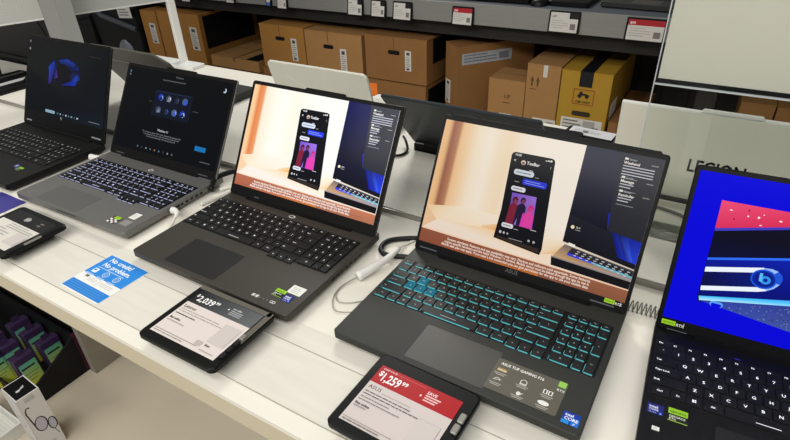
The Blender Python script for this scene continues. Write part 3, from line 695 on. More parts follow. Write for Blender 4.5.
I_, Il, IW, IH = back_laptop('white laptop lettered LEGION on its lid, back to the camera behind the blue screen', -.148, .209, 1.04, .21, 1.054, M['whitelid'], edge=M['whitelidedge'], corner=.005, baseM=M['whitelid'],
                             extra=lambda b, W, Hh: b.slab([(.128-W/2, Hh-.003), (.228-W/2, Hh-.003), (.222-W/2, Hh+.005), (.134-W/2, Hh+.005)], -.003, .0042, .001, 1))
b = MB(); b.z = .0045; b.text('LEGION', .131-IW/2, IH-.116, .036, None, 'l', True, maxw=.092); b.build('logo', M['black'], Il)
J_, Jl, JW, JH = back_laptop('black laptop at the far left, back to the camera behind the dotted panel', -2.80, -2.06, 1.02, .235, 1.075, M['black'], corner=.005)

# ------------------------------------------------------------------ price tags on the table
def qr_free(b, x0, y0, x1, y1): b.rect(x0, y0, x1, y1, (204, 196, 191))
def tag_body(label, x0, x1, y0, y1, z0=.014, z1=.024, frame='tagframe', rz=0., group=None, brushed=False, stand=True):
    t = thing('price_tag', label, 'price tag', ((x0+x1)/2, (y0+y1)/2, .0007), rz, group)
    w, h = (x1-x0)/2, (y1-y0)/2
    b = MB(); b.slab(rr(-w, -h, w, h, .009), z0, z1, .002, 0)
    if brushed: b.slab(rr(-w+.004, h-.010, w-.004, h-.0015, .002), z1-.0002, z1+.0002, .0001, 1); b.slab(rr(w-.011, h-.07, w-.0015, h-.0015, .002), z1-.0002, z1+.0002, .0001, 1)
    b.build('frame', [M[frame], mat('brushed bezel', (112, 108, 98), .3, .3, noise=.08, nscale=9)] if brushed else M[frame], t)
    if stand:
        b = MB(); b.slab(rr(-w*.7, -h*.55, w*.7, h*.7, .004), 0, z0+.001, .001); b.build('stand', M['black'], t)
    return t, w, h
T_Z = .0242
def tag_screen(t, x0, y0, x1, y1, fn, z=T_Z):
    b = MB(); b.z = z+.0002; fn(b, x0, y0, x1-x0, y1-y0); return b.build('screen', M['gloss'], t)
def lines(b, x, y, w, n, dy, th, col, rn):
    for k in range(n):
        xx = x
        while xx < x+w*(.95 if k % 3 else .7):
            ww = rn.uniform(.04, .13)*w; b.rect(xx, y-k*dy, min(xx+ww, x+w), y-k*dy+th, col); xx += ww+.012*w
def tag_red(b, x, y, w, h):
    b.rect(x, y, x+w, y+h, (208, 198, 194)); b.rect(x, y+h*.69, x+w, y+h, (172, 28, 34))
    b.text('$', x+w*.03, y+h*.83, h*.12, (245, 240, 240), bold=True); b.text('1,259', x+w*.075, y+h*.76, h*.20, (248, 244, 244), bold=True, maxw=w*.24); b.text('99', x+w*.325, y+h*.83, h*.09, (248, 244, 244), bold=True)
    b.text('COMP VALUE', x+w*.04, y+h*.945, h*.035, (240, 220, 220), bold=True); b.rect(x+w*.22, y+h*.95, x+w*.58, y+h*.958, (206, 96, 100))
    b.text('SAVE', x+w*.62, y+h*.88, h*.065, (240, 225, 225), bold=True)
    for k in range(3): b.rect(x+w*.62, y+h*(.84-.04*k), x+w*(.80-.02*k), y+h*(.862-.04*k), (236, 190, 190))
    b.rect(x+w*.565, y+h*.80, x+w*.585, y+h*.83, (240, 210, 210))
    b.text('ASUS', x+w*.03, y+h*.585, h*.085, (60, 58, 58)); rn = random.Random(2)
    lines(b, x+w*.21, y+h*.575, w*.48, 1, 0, h*.012, (170, 164, 162), rn)
    lines(b, x+w*.03, y+h*.52, w*.74, 2, h*.045, h*.014, (92, 88, 88), rn); lines(b, x+w*.03, y+h*.42, w*.5, 2, h*.05, h*.012, (120, 116, 114), rn)
    b.text('Buy online', x+w*.03, y+h*.29, h*.05, (50, 48, 48), bold=True); lines(b, x+w*.03, y+h*.255, w*.2, 1, 0, h*.012, (140, 134, 132), rn)
    b.rect(x+w*.02, y+h*.06, x+w*.6, y+h*.066, (120, 116, 114)); lines(b, x+w*.03, y+h*.02, w*.55, 1, 0, h*.016, (130, 126, 124), rn)
    qr_free(b, x+w*.70, y+h*.13, x+w*.955, y+h*.50)
t3, w3, h3 = tag_body('black framed price tag with a red band reading 1,259, before the teal-key laptop', -.302, -.157, .309, .437, rz=R(-1.5))
tag_screen(t3, -w3+.012, -h3+.012, w3-.016, h3-.020, tag_red)
for k in range(2):
    b = MB(); b.slab(rr(w3-.0105, h3-.050-.017*k, w3-.0025, h3-.036-.017*k, .002), T_Z-.001, T_Z+.003, .0008); b.build('button', M['clip'], t3)
def tag_black(b, x, y, w, h):
    rn = random.Random(5)
    b.rect(x, y, x+w, y+h, (222, 212, 206)); b.poly([(x, y+h*.70), (x+w, y+h*.70), (x+w, y+h), (x, y+h)], [(34, 35, 36), (104, 106, 108), (96, 98, 100), (26, 27, 28)])
    b.text('$', x+w*.025, y+h*.845, h*.085, (244, 244, 242), bold=True); b.text('2,039', x+w*.075, y+h*.775, h*.165, (246, 246, 244), bold=True, maxw=w*.26); b.text('99', x+w*.345, y+h*.84, h*.08, (246, 246, 244), bold=True)
    b.text('my offer', x+w*.60, y+h*.885, h*.05, (205, 206, 206), bold=True); b.rect(x+w*.55, y+h*.84, x+w*.565, y+h*.87, (220, 220, 220))
    for k in range(3): b.rect(x+w*.60, y+h*(.845-.035*k), x+w*.78, y+h*(.862-.035*k), (168, 170, 172))
    b.text('Lenovo', x+w*.03, y+h*.585, h*.08, (70, 62, 60), bold=True)
    lines(b, x+w*.03, y+h*.54, w*.85, 2, h*.045, h*.011, (150, 140, 136), rn); lines(b, x+w*.03, y+h*.43, w*.45, 1, h*.045, h*.018, (90, 82, 80), rn)
    b.text('Buy online', x+w*.03, y+h*.32, h*.05, (56, 50, 48), bold=True); lines(b, x+w*.03, y+h*.27, w*.36, 1, 0, h*.012, (150, 140, 136), rn)
    b.rect(x+w*.02, y+h*.075, x+w*.68, y+h*.083, (130, 122, 120)); lines(b, x+w*.03, y+h*.035, w*.62, 1, 0, h*.012, (150, 142, 140), rn); b.rect(x+w*.62, y+h*.10, x+w*.71, y+h*.18, (190, 180, 176))
    qr_free(b, x+w*.72, y+h*.22, x+w*.96, y+h*.60); b.text('Scan', x+w*.75, y+h*.14, h*.05, (60, 54, 52), bold=True); b.rect(x+w*.74, y+h*.05, x+w*.95, y+h*.06, (150, 140, 138))
t2, w2, h2 = tag_body('black framed price tag reading 2,039, before the dark grey ring-logo laptop', -.633, -.480, .2985, .4245, rz=R(.5), brushed=True)
tag_screen(t2, -w2+.012, -h2+.014, w2-.013, h2-.011, tag_black)
for k in range(4):
    b = MB(); b.slab(rr(w2-.0115, -h2+.022+.013*k, w2-.0035, -h2+.032+.013*k, .0015), T_Z-.001, T_Z+.003, .0008); b.build('button', M['clip'] if k == 3 else M['black'], t2)
def tag_left(b, x, y, w, h):
    rn = random.Random(8)
    b.rect(x, y, x+w, y+h, (26, 27, 28)); b.rect(x, y, x+w*.96, y+h*.66, (218, 214, 204))
    b.ell(x+w*.42, y+h*.84, w*.055, h*.07, (150, 150, 146), 9); b.text('749', x+w*.36, y+h*.79, h*.12, (176, 176, 172), bold=True)
    b.rect(x+w*.72, y+h*.86, x+w*.80, y+h*.89, (120, 120, 118)); b.text('offer', x+w*.70, y+h*.78, h*.07, (150, 150, 148))
    lines(b, x+w*.3, y+h*.60, w*.62, 3, h*.055, h*.02, (160, 154, 146), rn); lines(b, x+w*.05, y+h*.42, w*.5, 3, h*.07, h*.014, (150, 145, 138), rn)
    b.rect(x+w*.02, y+h*.06, x+w*.62, y+h*.068, (130, 126, 120)); qr_free(b, x+w*.68, y+h*.14, x+w*.94, y+h*.46)
t1, w1, h1 = tag_body('black framed price tag cut off by the left edge, before the silver grey laptop', -1.162, -1.009, .3045, .4255, z1=.024)
tag_screen(t1, -w1+.012, -h1+.012, w1-.010, h1-.012, tag_left)
b = MB(); b.slab(rr(w1-.006, -.02, w1-.001, .012, .0015), .018, T_Z+.0012, .0006); b.build('button', M['clip'], t1)
t4, w4, h4 = tag_body('flat white-faced price tag lying on the back of the table before the yellow carton', -.312, -.19, 1.308, 1.366, .006, .014, rz=R(-4))
tag_screen(t4, -w4+.010, -h4+.006, w4-.003, h4-.004, lambda b, x, y, w, h: (b.rect(x, y, x+w, y+h, (226, 226, 226)), lines(b, x+w*.1, y+h*.7, w*.6, 3, h*.18, h*.05, (150, 150, 152), random.Random(3)), b.rect(x+w*.3, y+h*.3, x+w*.42, y+h*.6, (120, 120, 124))), z=.0142)

# financing flyer and the violet card
def flyer(b, x, y, w, h):
    b.rect(x, y, x+w, y+h, (238, 238, 234)); b.rect(x+.001, y+h*.44, x+w-.001, y+h-.001, (46, 138, 222)); b.rect(x+.001, y+.002, x+w-.001, y+h*.235, (40, 130, 214))
    b.text('No credit?', x+w*.13, y+h*.845, h*.145, (245, 248, 252), bold=True, maxw=w*.66); b.text('No problem.', x+w*.13, y+h*.70, h*.145, (245, 248, 252), bold=True, maxw=w*.72)
    b.rect(x+w*.10, y+h*.645, x+w*.78, y+h*.66, (190, 216, 242))
    for k, u in enumerate((.16, .44, .72)):
        cx, cy = x+w*u, y+h*.56
        if k == 0: b.rrect(cx-.006, cy-.006, cx+.006, cy+.005, .001, (230, 240, 250)); b.rect(cx-.004, cy-.001, cx+.001, cy+.003, (46, 138, 222))
        else:
            b.ring(cx, cy, .0068, .0068, .0012, (220, 234, 250), 20); b.ring(cx, cy, .0036, .0036, .001, (200, 222, 246), 14)
        for j in range(2): b.rect(cx-.010, cy-.011-.003*j, cx+.010-.004*j, cy-.0096-.003*j, (180, 208, 240))
    b.rect(x+w*.14, y+h*.36, x+w*.22, y+h*.41, (110, 106, 102)); b.line((x+w*.52, y+h*.26), (x+w*.52, y+h*.42), .0006, (150, 150, 146))
    for k in range(3): b.rect(x+w*.26, y+h*(.37-.03*k), x+w*.46, y+h*(.378-.03*k), (196, 192, 184)); b.rect(x+w*.57, y+h*(.37-.03*k), x+w*.88, y+h*(.378-.03*k), (196, 192, 184))
    for k in range(4): b.rect(x+w*.04, y+h*(.19-.045*k), x+w*(.93-.05*(k % 2)), y+h*(.196-.045*k), (120, 176, 228))
b = MB(); b.box(-.053, .053, -.049, .049, 0, .0006, 1); b.z = .0007; flyer(b, -.053, -.049, .106, .098)
o = b.build('flyer', [M['gloss'], M['railwhite']]); o.location = (-.8235, .3715, .0007); o.rotation_euler = (0, 0, R(-1)); tag(o, 'blue and white flyer reading No credit? No problem. lying on the table', 'flyer')
b = MB(); b.slab(rr(-.05, -.04, .05, .04, .003), 0, .001, .0003); o = b.build('card', M['purple']); o.location = (-1.272, .415, .0007); tag(o, 'plain violet card behind the leftmost price tag', 'card')
o.rotation_euler = (0, 0, 0)

# ------------------------------------------------------------------ cables
def cable(name, path, r, m, label, cat='cable', **k):
    b = MB(); b.tube(path, r, 8, 0, **k); o = b.build(name, m, smooth=True); return tag(o, label, cat)
t = thing('security_cable', 'white tapered security plug with a thin looped wire between the two chat-picture laptops', 'cable', (-.42, .61, 0))
def loc(p): return (p[0]+.42, p[1]-.61, p[2])
b = MB(); b.tube([loc(p) for p in ((-.437, .575, .010), (-.425, .607, .013), (-.418, .64, .013), (-.418, .675, .011))], .0085, 12, 0, r1=.0048); b.build('plug', M['plugwhite'], t, True)
b = MB(); b.tube([loc(p) for p in ((-.4365, .577, .009), (-.449, .555, .004), (-.449, .53, .002), (-.432, .515, .002), (-.405, .53, .002), (-.385, .56, .002), (-.38, .60, .002))], .0011, 6); b.build('wire', M['wire'], t, True)
b = MB(); b.tube([loc(p) for p in ((-.438, .575, .008), (-.452, .545, .003), (-.445, .515, .002), (-.425, .495, .002), (-.400, .505, .002))], .001, 6); b.build('wire', M['wire'], t, True)
cable('cable', [(-.418, .676, .010), (-.42, .70, .004), (-.405, .73, .003), (-.37, .735, .003), (-.33, .735, .003)], .0022, M['cablewhite'], 'thin white cable running behind the teal-key laptop')
cable('cable', [(-.33, .745, .006), (-.40, .73, .006), (-.447, .700, .006), (-.452, .672, .006), (-.435, .655, .006), (-.40, .665, .006), (-.37, .675, .006)], .0048, M['cableblack'], 'black cable loop beside the back corner of the ring-logo laptop')
cable('charger_cable', [(-.885, .672, .012), (-.90, .70, .022), (-.893, .735, .024), (-.87, .775, .020), (-.84, .80, .016), (-.80, .83, .018)], .0062, M['cableblack'], 'thick black charger cable behind the silver grey laptop')
cable('cable', [(-.868, .625, .005), (-.862, .66, .005), (-.85, .70, .006), (-.83, .73, .006), (-.80, .75, .005), (-.77, .765, .004)], .0042, M['cablewhite'], 'white cord bundle between the silver grey and ring-logo laptops')
cable('cable', [(-.88, .69, .006), (-.858, .715, .006), (-.835, .705, .004), (-.82, .735, .004), (-.835, .765, .004)], .0036, M['cablewhite'], 'white cord looped beside the thick black charger cable')
t = thing('usb_plug', 'white plug pushed into the right side of the silver grey laptop', 'plug', (-.885, .556, .011))
b = MB(); b.tube([(0, .014, .004), (.008, .014, .005), (.018, .010, .004), (.024, 0, .001)], .0075, 10, 0, r1=.0035); b.build('plug', M['plugwhite'], t, True)
b = MB(); b.tube([(.023, .001, .001), (.030, -.014, -.003), (.034, -.03, -.0075), (.036, -.05, -.0085)], .0026, 8); b.build('cord', M['cablewhite'], t, True)
t = thing('usb_plug', 'white plug in the right side of the leftmost black laptop', 'plug', (-1.288, .655, .011))
b = MB(); b.tube([(0, 0, 0), (.012, .002, 0), (.026, .008, -.002)], .008, 10, 0, r1=.006); b.build('plug', M['plugwhite'], t, True)
b = MB(); b.tube([(.024, .007, -.002), (.037, .02, -.006), (.042, .05, -.0085)], .003, 8); b.build('cord', M['cableblack'], t, True)
pts = [(-.052+.056*i/90, .712+.004*math.sin(i*.02)+.009*math.sin(2*math.pi*i/10), .010+.008*math.cos(2*math.pi*i/10)) for i in range(91)]
cable('coiled_cord', pts, .0010, M['cablegrey'], 'small coiled grey cord on the table left of the blue screen', smooth=0)
cable('cable', [(-.13, 1.0, .016), (-.07, 1.028, .016), (-.02, 1.022, .016), (.03, 1.0, .016), (.09, .985, .016)], .003, M['cablegrey'], 'grey cable at the foot of the white LEGION laptop')
cable('cable', [(-.640, 1.075, .03), (-.622, 1.055, .03), (-.606, 1.035, .018), (-.605, 1.01, .016), (-.622, .995, .016), (-.66, 1.0, .016)], .0032, M['cableblack'], 'small black cable loop at the right edge of the ring-logo laptop screen')
cable('cable', [(-.965, 1.03, .018), (-.955, .99, .020), (-.975, .97, .016), (-.99, .985, .016), (-.985, 1.01, .022)], .003, M['cableblack'], 'small black cable loop behind the right edge of the silver grey laptop screen')
for k, (pp, lab) in enumerate((([(-2.30, .96, .045), (-2.24, .93, .02), (-2.16, .90, .008), (-2.05, .88, .006), (-1.96, .90, .006)], 'upper black cable on the table at the left edge'),
                               ([(-2.10, 1.01, .10), (-2.06, .93, .03), (-2.02, .84, .008), (-1.98, .80, .006), (-2.06, .77, .006), (-2.2, .74, .006)], 'black cable hanging down to the table at the left edge'),
                               ([(-2.2, .79, .006), (-2.02, .80, .006), (-1.95, .86, .006), (-1.88, .93, .006)], 'lower black cable on the table at the left edge'))):
    cable('cable', pp, .0045, M['cableblack'], lab)

L = thing('laptop', 'closed black laptop turned sideways with pale strips at the left edge', 'laptop', (-2.10, .80, 0))
b = MB(); b.slab(rr(-.10, -.18, .10, .18, .008), .004, .022, .0015)
for sx in (-1, 1):
    for sy in (-1, 1): b.box(sx*.07-.008, sx*.07+.008, sy*.14-.01, sy*.14+.01, 0, .006)
b.build('base', M['black'], L)
b = MB(); b.slab(rr(-.10, -.18, .10, .18, .008), .0222, .027, .001); b.build('lid', M['deckE'], L)
b = MB(); b.box(-.062, -.052, -.17, .17, .0268, .0278); b.build('edge_strip', M['chrome'], L)
b = MB(); b.box(.015, .045, -.17, .17, .0268, .0278); b.build('edge_strip', M['railwhite'], L)

# ------------------------------------------------------------------ signs on the table
def oriented(b_fn, p, q):   # local x from p to q
    return Vector((q[0]-p[0], q[1]-p[1], 0))
p0 = Vector((-1.769, 1.357)); p1 = Vector((-1.932, .852)); d = (p1-p0).normalized(); ang = math.atan2(d.y, d.x)
t = thing('sign_stand', 'tall grey sign panel on white post and grey pillar, left end of table', 'sign', (p0.x, p0.y, 0), ang)
Ls = 1.05
b = MB(); b.box(.01, .40, -.006, .006, .232, .75); b.build('sign_panel', M['signgrey'], t)
b = MB(); b.box(.40, Ls, -.006, .006, .232, .75); b.build('dotted_panel', M['signdots'], t)
b = MB(); b.box(.0, Ls, -.007, .007, .228, .233); b.build('bottom_rail', M['railwhite'], t)
b = MB(); b.slab(rr(-.013, -.013, .013, .013, .003), .012, .75, .001); b.build('post', M['post'], t)
b = MB(); b.slab(rr(-.10, -.012, .18, .05, .004), 0, .013, .0015)
o = b.build('base_plate', M['railwhite'], t); o.rotation_euler = (0, 0, -ang+R(180)); o.location = (-.0, -.0, 0)
b = MB(); b.box(-.047, .047, -.012, .036, 0.012, .75, 0)
o = b.build('pillar', M['pillar'], t); o.rotation_euler = (0, 0, -ang); mw = Matrix.Rotation(-ang, 3, 'Z') @ Vector((-1.815-p0.x, .965-p0.y, 0)); o.location = mw
b = MB(); b.box(-.0475, .0468, -.0125, -.0118, .012, .75, 0); q = b.build('pillar_shade_face', M['pillarside'], t); q.rotation_euler = o.rotation_euler; q.location = o.location  # thin darker sheet, puts shade into the colour of the pillar's front

t = thing('acrylic_sign_holder', 'tall clear acrylic sign holder with a blank beige insert before the white LEGION laptop', 'sign', (-.093, .95, .012))
b = MB(); b.box(0, .62, -.0015, .0015, .0, .75); b.build('acrylic_sheet', M['acrylic'], t)
b = MB(); b.box(-.0012, .0004, -.002, .002, 0, .75); b.box(0, .62, -.002, .002, .262, .2645); b.build('acrylic_edge', M['railedge'], t)
b = MB(); b.box(.0035, .60, .0018, .005, .272, .75); b.build('insert_panel', M['signbeige'], t)
b = MB(); b.box(.002, .60, .0018, .004, .2648, .2718); b.build('slot_strip', M['gap'], t)
b = MB(); b.box(0, .62, -.03, .03, 0, .003); b.build('foot', M['acrylic'], t)

# ------------------------------------------------------------------ shelving behind the table
SY = 2.0; DZ = -.345
t = thing('shelving_unit', 'long dark shelving unit with a brushed steel lip behind the table', 'shelf', (0, SY, FZ))
def sz(o): o.location = (0, -SY, -FZ); return o
b = MB(); b.box(-4.2, 1.2, SY+.003, 2.6, .135, .168); sz(b.build('upper_shelf', M['shelfgrey'], t))
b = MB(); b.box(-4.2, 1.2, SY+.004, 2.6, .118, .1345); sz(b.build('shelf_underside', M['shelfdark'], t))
b = MB(); b.box(-4.2, 1.2, SY+.05, SY+.075, .034, .118); sz(b.build('light_block_beam', M['shelfdark'], t))  # beam added to keep lamp light off the carton tops
b = MB(); b.box(-4.2, 1.2, SY-.006, SY+.003, .094, .168); sz(b.build('shelf_lip', M['lip'], t))
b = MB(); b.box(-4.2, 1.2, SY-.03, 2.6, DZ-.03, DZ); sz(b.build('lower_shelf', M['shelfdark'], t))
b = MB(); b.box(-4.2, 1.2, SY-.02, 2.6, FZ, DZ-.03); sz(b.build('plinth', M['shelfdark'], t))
for x in (-4.18, -2.36, 1.1):
    b = MB(); b.box(x-.02, x+.02, 2.56, 2.61, FZ, .9); sz(b.build('upright', M['shelfdark'], t))

def on_lip(label, x, w, h, fn, zc=.125, frame=True):
    w, h = w*.80, h*.70
    t = thing('shelf_tag', label, 'price tag', (x, SY-.006, zc), 0)
    t.rotation_euler = (0, 0, 0)
    b = MB(); b.slab(rr(-w/2, -h/2, w/2, h/2, .004), 0, .010, .0015); o = b.build('frame', M['tagframe'], t); o.rotation_euler = (R(90-8), 0, 0)
    b = MB(); b.z = .0102; fn(b, -w/2+.006, -h/2+.006, w-.012, h-.012); o = b.build('screen', M['gloss'], t); o.rotation_euler = (R(90-8), 0, 0)
    return t
def ltag(red=False, blue=False, clip=True):
    def f(b, x, y, w, h):
        rn = random.Random(int(1000*w)+red*7+blue*3); b.rect(x, y, x+w, y+h, (206, 202, 196))
        if red: b.rect(x, y+h*.72, x+w, y+h, (168, 40, 48)); b.text('899', x+w*.05, y+h*.77, h*.18, (235, 220, 220), bold=True)
        if blue: b.rect(x, y, x+w, y+h*.4, (52, 110, 180))
        if clip and not red and not blue: b.rect(x+w*.68, y+h*.70, x+w, y+h, (34, 34, 34)); b.text('649', x+w*.06, y+h*.74, h*.16, (90, 88, 86), bold=True)
        lines(b, x+w*.06, y+h*.56, w*.6, 4, h*.12, h*.03, (160, 154, 150), rn); b.rect(x+w*.74, y+h*.15, x+w*.93, y+h*.45, (120, 116, 114))
    return f
def lipx(px, py):  # where on the lip plane a point of the photograph lies
    v = rot @ Vector(((px-395)/FPX, -(py-220)/FPX, -1)); s = SY/v.y; return (v*s).x, (v*s).z+CAMH
TAGS = [(188, -4, .09, .085, ltag(), 'white shelf tag at the left end of the steel shelf lip'), (232, -3, .075, .085, ltag(), 'second white shelf tag from the left on the steel lip'),
        (270.5, 1, .042, .07, ltag(blue=True), 'narrow white and blue tag on the steel shelf lip'), (284, 2, .078, .09, ltag(), 'white shelf tag right beside the narrow blue tag'),
        (355, 6, .105, .10, ltag(), 'white shelf tag left of the close pair near the middle of the lip'), (381, 8, .098, .10, ltag(), 'right one of the close pair of white shelf tags'),
        (404, 11, .112, .105, ltag(), 'white shelf tag just left of the red-topped tag above the tall carton'), (464, 16, .112, .1, ltag(red=True), 'red-topped shelf tag above the upright dark carton'),
        (565, 22, .135, .108, ltag(), 'white shelf tag above the tan carton beside the yellow one'), (646, 30, .155, .108, ltag(red=True), 'red-topped shelf tag at the right end, beside the acrylic sign')]
TAGS.pop(5)
TAGS[4] = (357, 7, .10, .10, ltag(), 'white shelf tag above the second handle-hole carton')
TAGS.insert(5, (380, 8.5, .092, .10, ltag(), 'white shelf tag right of the second handle-hole carton'))
for px, py, w, h, f, lab in TAGS:
    x, z = lipx(px, py); on_lip(lab, x, w, h, f, z)

# goods on the upper shelf
def shelf_laptop(label, x, y, w, d, m='deckE', rz=0):
    L = thing('laptop', label, 'laptop', (x, y, .168), rz)
    b = MB(); b.slab(rr(-w/2, 0, w/2, d, .008), 0.003, .019, .0012)
    for sx in (-1, 1): b.box(sx*w*.3-.02, sx*w*.3+.02, .02, .03, 0, .005); b.box(sx*w*.3-.02, sx*w*.3+.02, d-.03, d-.02, 0, .005)
    b.build('base', M[m], L)
    b = MB(); b.slab(rr(-w*.44, d*.42, w*.44, d*.88, .002), .0188, .0195, .0002)
    b.z = .0196
    for r_ in range(5):
        for k in range(15): b.rect(-w*.43+k*w*.86/15, d*.44+r_*d*.085, -w*.43+(k+.82)*w*.86/15, d*.44+(r_+.8)*d*.085, None, 1)
    b.build('keyboard', [M['black'], M['keyB']], L)
    b = MB(); b.slab(rr(-w*.16, d*.05, w*.16, d*.36, .003), .0188, .0194, .0002); b.build('touchpad', M['padB'], L)
    b = MB(); b.slab(rr(-w/2, 0, w/2, d*.92, .006), -.006, 0, .0012, 0); b.z = .0004; b.rect(-w*.48, d*.05, w*.48, d*.89, None, 1)
    o = b.build('lid', [M[m], M['slot']], L); o.location = (0, d-.012, .0205); o.rotation_euler = (R(68), 0, 0)
shelf_laptop('dark open laptop on the upper shelf above the red-topped tag at mid picture', -.845, 2.05, .34, .24, 'deckE', R(0))
shelf_laptop('dark open laptop on the upper shelf at the right, beside the acrylic sign', -.29, 2.09, .29, .24, 'deckB', R(-4))
shelf_laptop('dark open laptop on the upper shelf above the plain lip section', -1.55, 2.07, .36, .24, 'deckD', 0)
t = thing('mouse', 'small black mouse on the upper shelf near the middle', 'mouse', (-.64, 2.03, .168))
b = MB()
prof = [(0., .014), (.008, .022), (.028, .026), (.052, .024), (.075, .014), (.085, .006)]
n = 10; base = []
for i in range(9):
    v = i/8*.085; zz = .006+.024*math.sin(math.pi*min(1, max(0, .12+.8*i/8))); hw = .030*math.sin(math.pi*(.18+.66*i/8))+.004
    for k in range(n+1):
        a = math.pi*k/n; b.v.append((-hw*math.cos(a), v, max(0, zz*math.sin(a))))
for i in range(8):
    for k in range(n):
        q = i*(n+1)+k; b.f.append((q, q+1, q+n+2, q+n+1)); b.m.append(0); b.c.append(None)
b.f.append(tuple(range(n, -1, -1))); b.m.append(0); b.c.append(None); b.f.append(tuple(8*(n+1)+k for k in range(n+1))); b.m.append(0); b.c.append(None)
b.build('shell', M['deckE'], t, True, True)
b = MB(); b.tube([(0, .064, .020), (0, .072, .0195)], .004, 10, smooth=0); b.build('wheel', M['cablegrey'], t)
t = thing('laptop', 'dark tablet-like laptop base on the upper shelf right of the small mouse', 'laptop', (-.535, 2.06, .168))
b = MB(); b.slab(rr(-.07, 0, .07, .2, .01), 0, .018, .002); b.build('base', M['deckE'], t)
b = MB(); b.slab(rr(-.055, .06, .055, .18, .003), .0178, .0186, .0003); b.build('keyboard', M['keyB'], t)

# cartons
def carton(label, x0, x1, y0, d, z0, z1, m='card', handle=None, lab=None, tapew=0, rz=0, cat='cardboard box', group=None, extra=None, name='cardboard_box', print_=None, tapem='tape', whitetab=None):
    w = x1-x0; h = z1-z0
    t = thing(name, label, cat, ((x0+x1)/2, y0, z0), rz, group)
    b = MB(); b.box(-w/2, w/2, 0, d, 0, h, 0)
    b.box(-w/2+.001, w/2-.001, -.0006, .0, h*.0+.001, h-.004, 0)
    b.box(-w/2-.001, w/2+.001, -.001, d+.001, h-.003, h+.001, 0)      # top flaps' rim
    b.box(-w/2+.001, w/2-.001, d*.497, d*.503, h+.0008, h+.0014, 1)
    b.build('carton', [M[m], M['hole']], t)
    if tapew:
        b = MB(); b.box(-tapew/2, tapew/2, -.0016, d, h+.001, h+.002); b.box(-tapew/2, tapew/2, -.0022, -.001, h*.72 if tapem == 'tape' else h*.83, h+.002); b.build('tape', M[tapem], t)
    def front(nm, mm, fn):
        b = MB(); b.z = .0012; fn(b, -w/2, 0, w, h); o = b.build(nm, M[mm], t); o.rotation_euler = (R(90), 0, 0); return o
    if handle:
        u, v = handle; front('handle_hole', 'hole', lambda b, x, y, W, H: b.rrect(x+W*u-.029, y+H*v-.009, x+W*u+.029, y+H*v+.009, .008, None))
        front('flap_seam', 'tape', lambda b, x, y, W, H: b.rect(x+W*u-.0022, y+H*v+.011, x+W*u+.0022, y+H, None))
    if lab:
        for (u, v, lw, lh) in lab:
            def f(b, x, y, W, H, u=u, v=v, lw=lw, lh=lh):
                X, Y = x+W*u, y+H*v; b.rect(X, Y, X+lw, Y+lh, (214, 211, 202)); rn = random.Random(int(lw*900)+int(u*50))
                if lw > lh: lines(b, X+lw*.06, Y+lh*.8, lw*.5, 4, lh*.18, lh*.07, (110, 108, 104), rn); b.rect(X+lw*.62, Y+lh*.25, X+lw*.92, Y+lh*.8, (150, 148, 144))
                else:
                    b.rect(X+lw*.25, Y+lh*.78, X+lw*.75, Y+lh*.92, (70, 70, 70)); lines(b, X+lw*.15, Y+lh*.68, lw*.7, 7, lh*.085, lh*.03, (120, 118, 114), rn); b.rect(X+lw*.25, Y+lh*.05, X+lw*.7, Y+lh*.14, (60, 60, 60))
            front('shipping_label', 'print', f)
    if print_: front('printed_mark', 'print', print_)
    if whitetab: front('white_tab', 'print', lambda b, x, y, W, H: b.rect(x+W*whitetab-.008, y+H-.045, x+W*whitetab+.008, y+H, (206, 205, 198)))
    if extra: extra(t, w, d, h)
    return t
def side_patch(u0, u1, v0, v1, m, nm='printed_patch'):
    def f(t, w, d, h):
        b = MB(); b.box(w/2+.0006, w/2+.0014, d*u0, d*u1, h*v0, h*v1); b.build(nm, M[m], t)
    return f
def top_patch(u0, u1, v0, v1, m):
    def f(t, w, d, h):
        b = MB(); b.box(-w/2+w*u0, -w/2+w*u1, d*v0, d*v1, h+.001, h+.002); b.build('printed_patch', M[m], t)
    return f
carton('brown carton at the far left end of the shelf, half hidden by the black case', -2.885, -2.755, SY, .4, DZ, .003, 'card', lab=[(.42, .50, .05, .11)])
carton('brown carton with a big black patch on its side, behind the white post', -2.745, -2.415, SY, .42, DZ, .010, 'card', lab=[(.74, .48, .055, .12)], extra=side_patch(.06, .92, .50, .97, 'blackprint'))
carton('flat brown carton under the taped one, mostly hidden by the table', -2.37, -2.03, SY+.02, .36, DZ, -.245, 'card2')
carton('flat taped carton lying left of the handle-hole cartons', -2.375, -2.035, SY, .36, -.242, -.189, 'card3', tapew=.012, extra=top_patch(.72, .98, .02, .4, 'blackprint'))
carton('brown carton under the left handle-hole carton', -2.005, -1.72, SY, .42, DZ, -.206, 'card2')
carton('brown carton under the right handle-hole carton', -1.714, -1.40, SY, .42, DZ, -.206, 'card2')
carton('tall brown carton with a handle hole, left of its twin', -1.99, -1.717, SY, .44, -.202, .006, 'card', handle=(.46, .71), lab=[(.70, .24, .035, .105)])
carton('tall brown carton with a handle hole, between its twin and the pale wide carton', -1.713, -1.395, SY+.003, .44, -.202, .0, 'card3', handle=(.42, .68), lab=[(.62, .10, .035, .115)])
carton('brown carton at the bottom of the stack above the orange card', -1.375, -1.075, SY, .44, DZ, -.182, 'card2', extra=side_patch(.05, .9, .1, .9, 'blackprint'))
carton('wide brown carton with a handle hole, on top of the stack above the orange card', -1.375, -1.07, SY, .46, -.176, .012, 'card2', handle=(.48, .66), lab=[(.66, .28, .03, .085)], extra=side_patch(.12, .9, .42, .97, 'blackprint'))
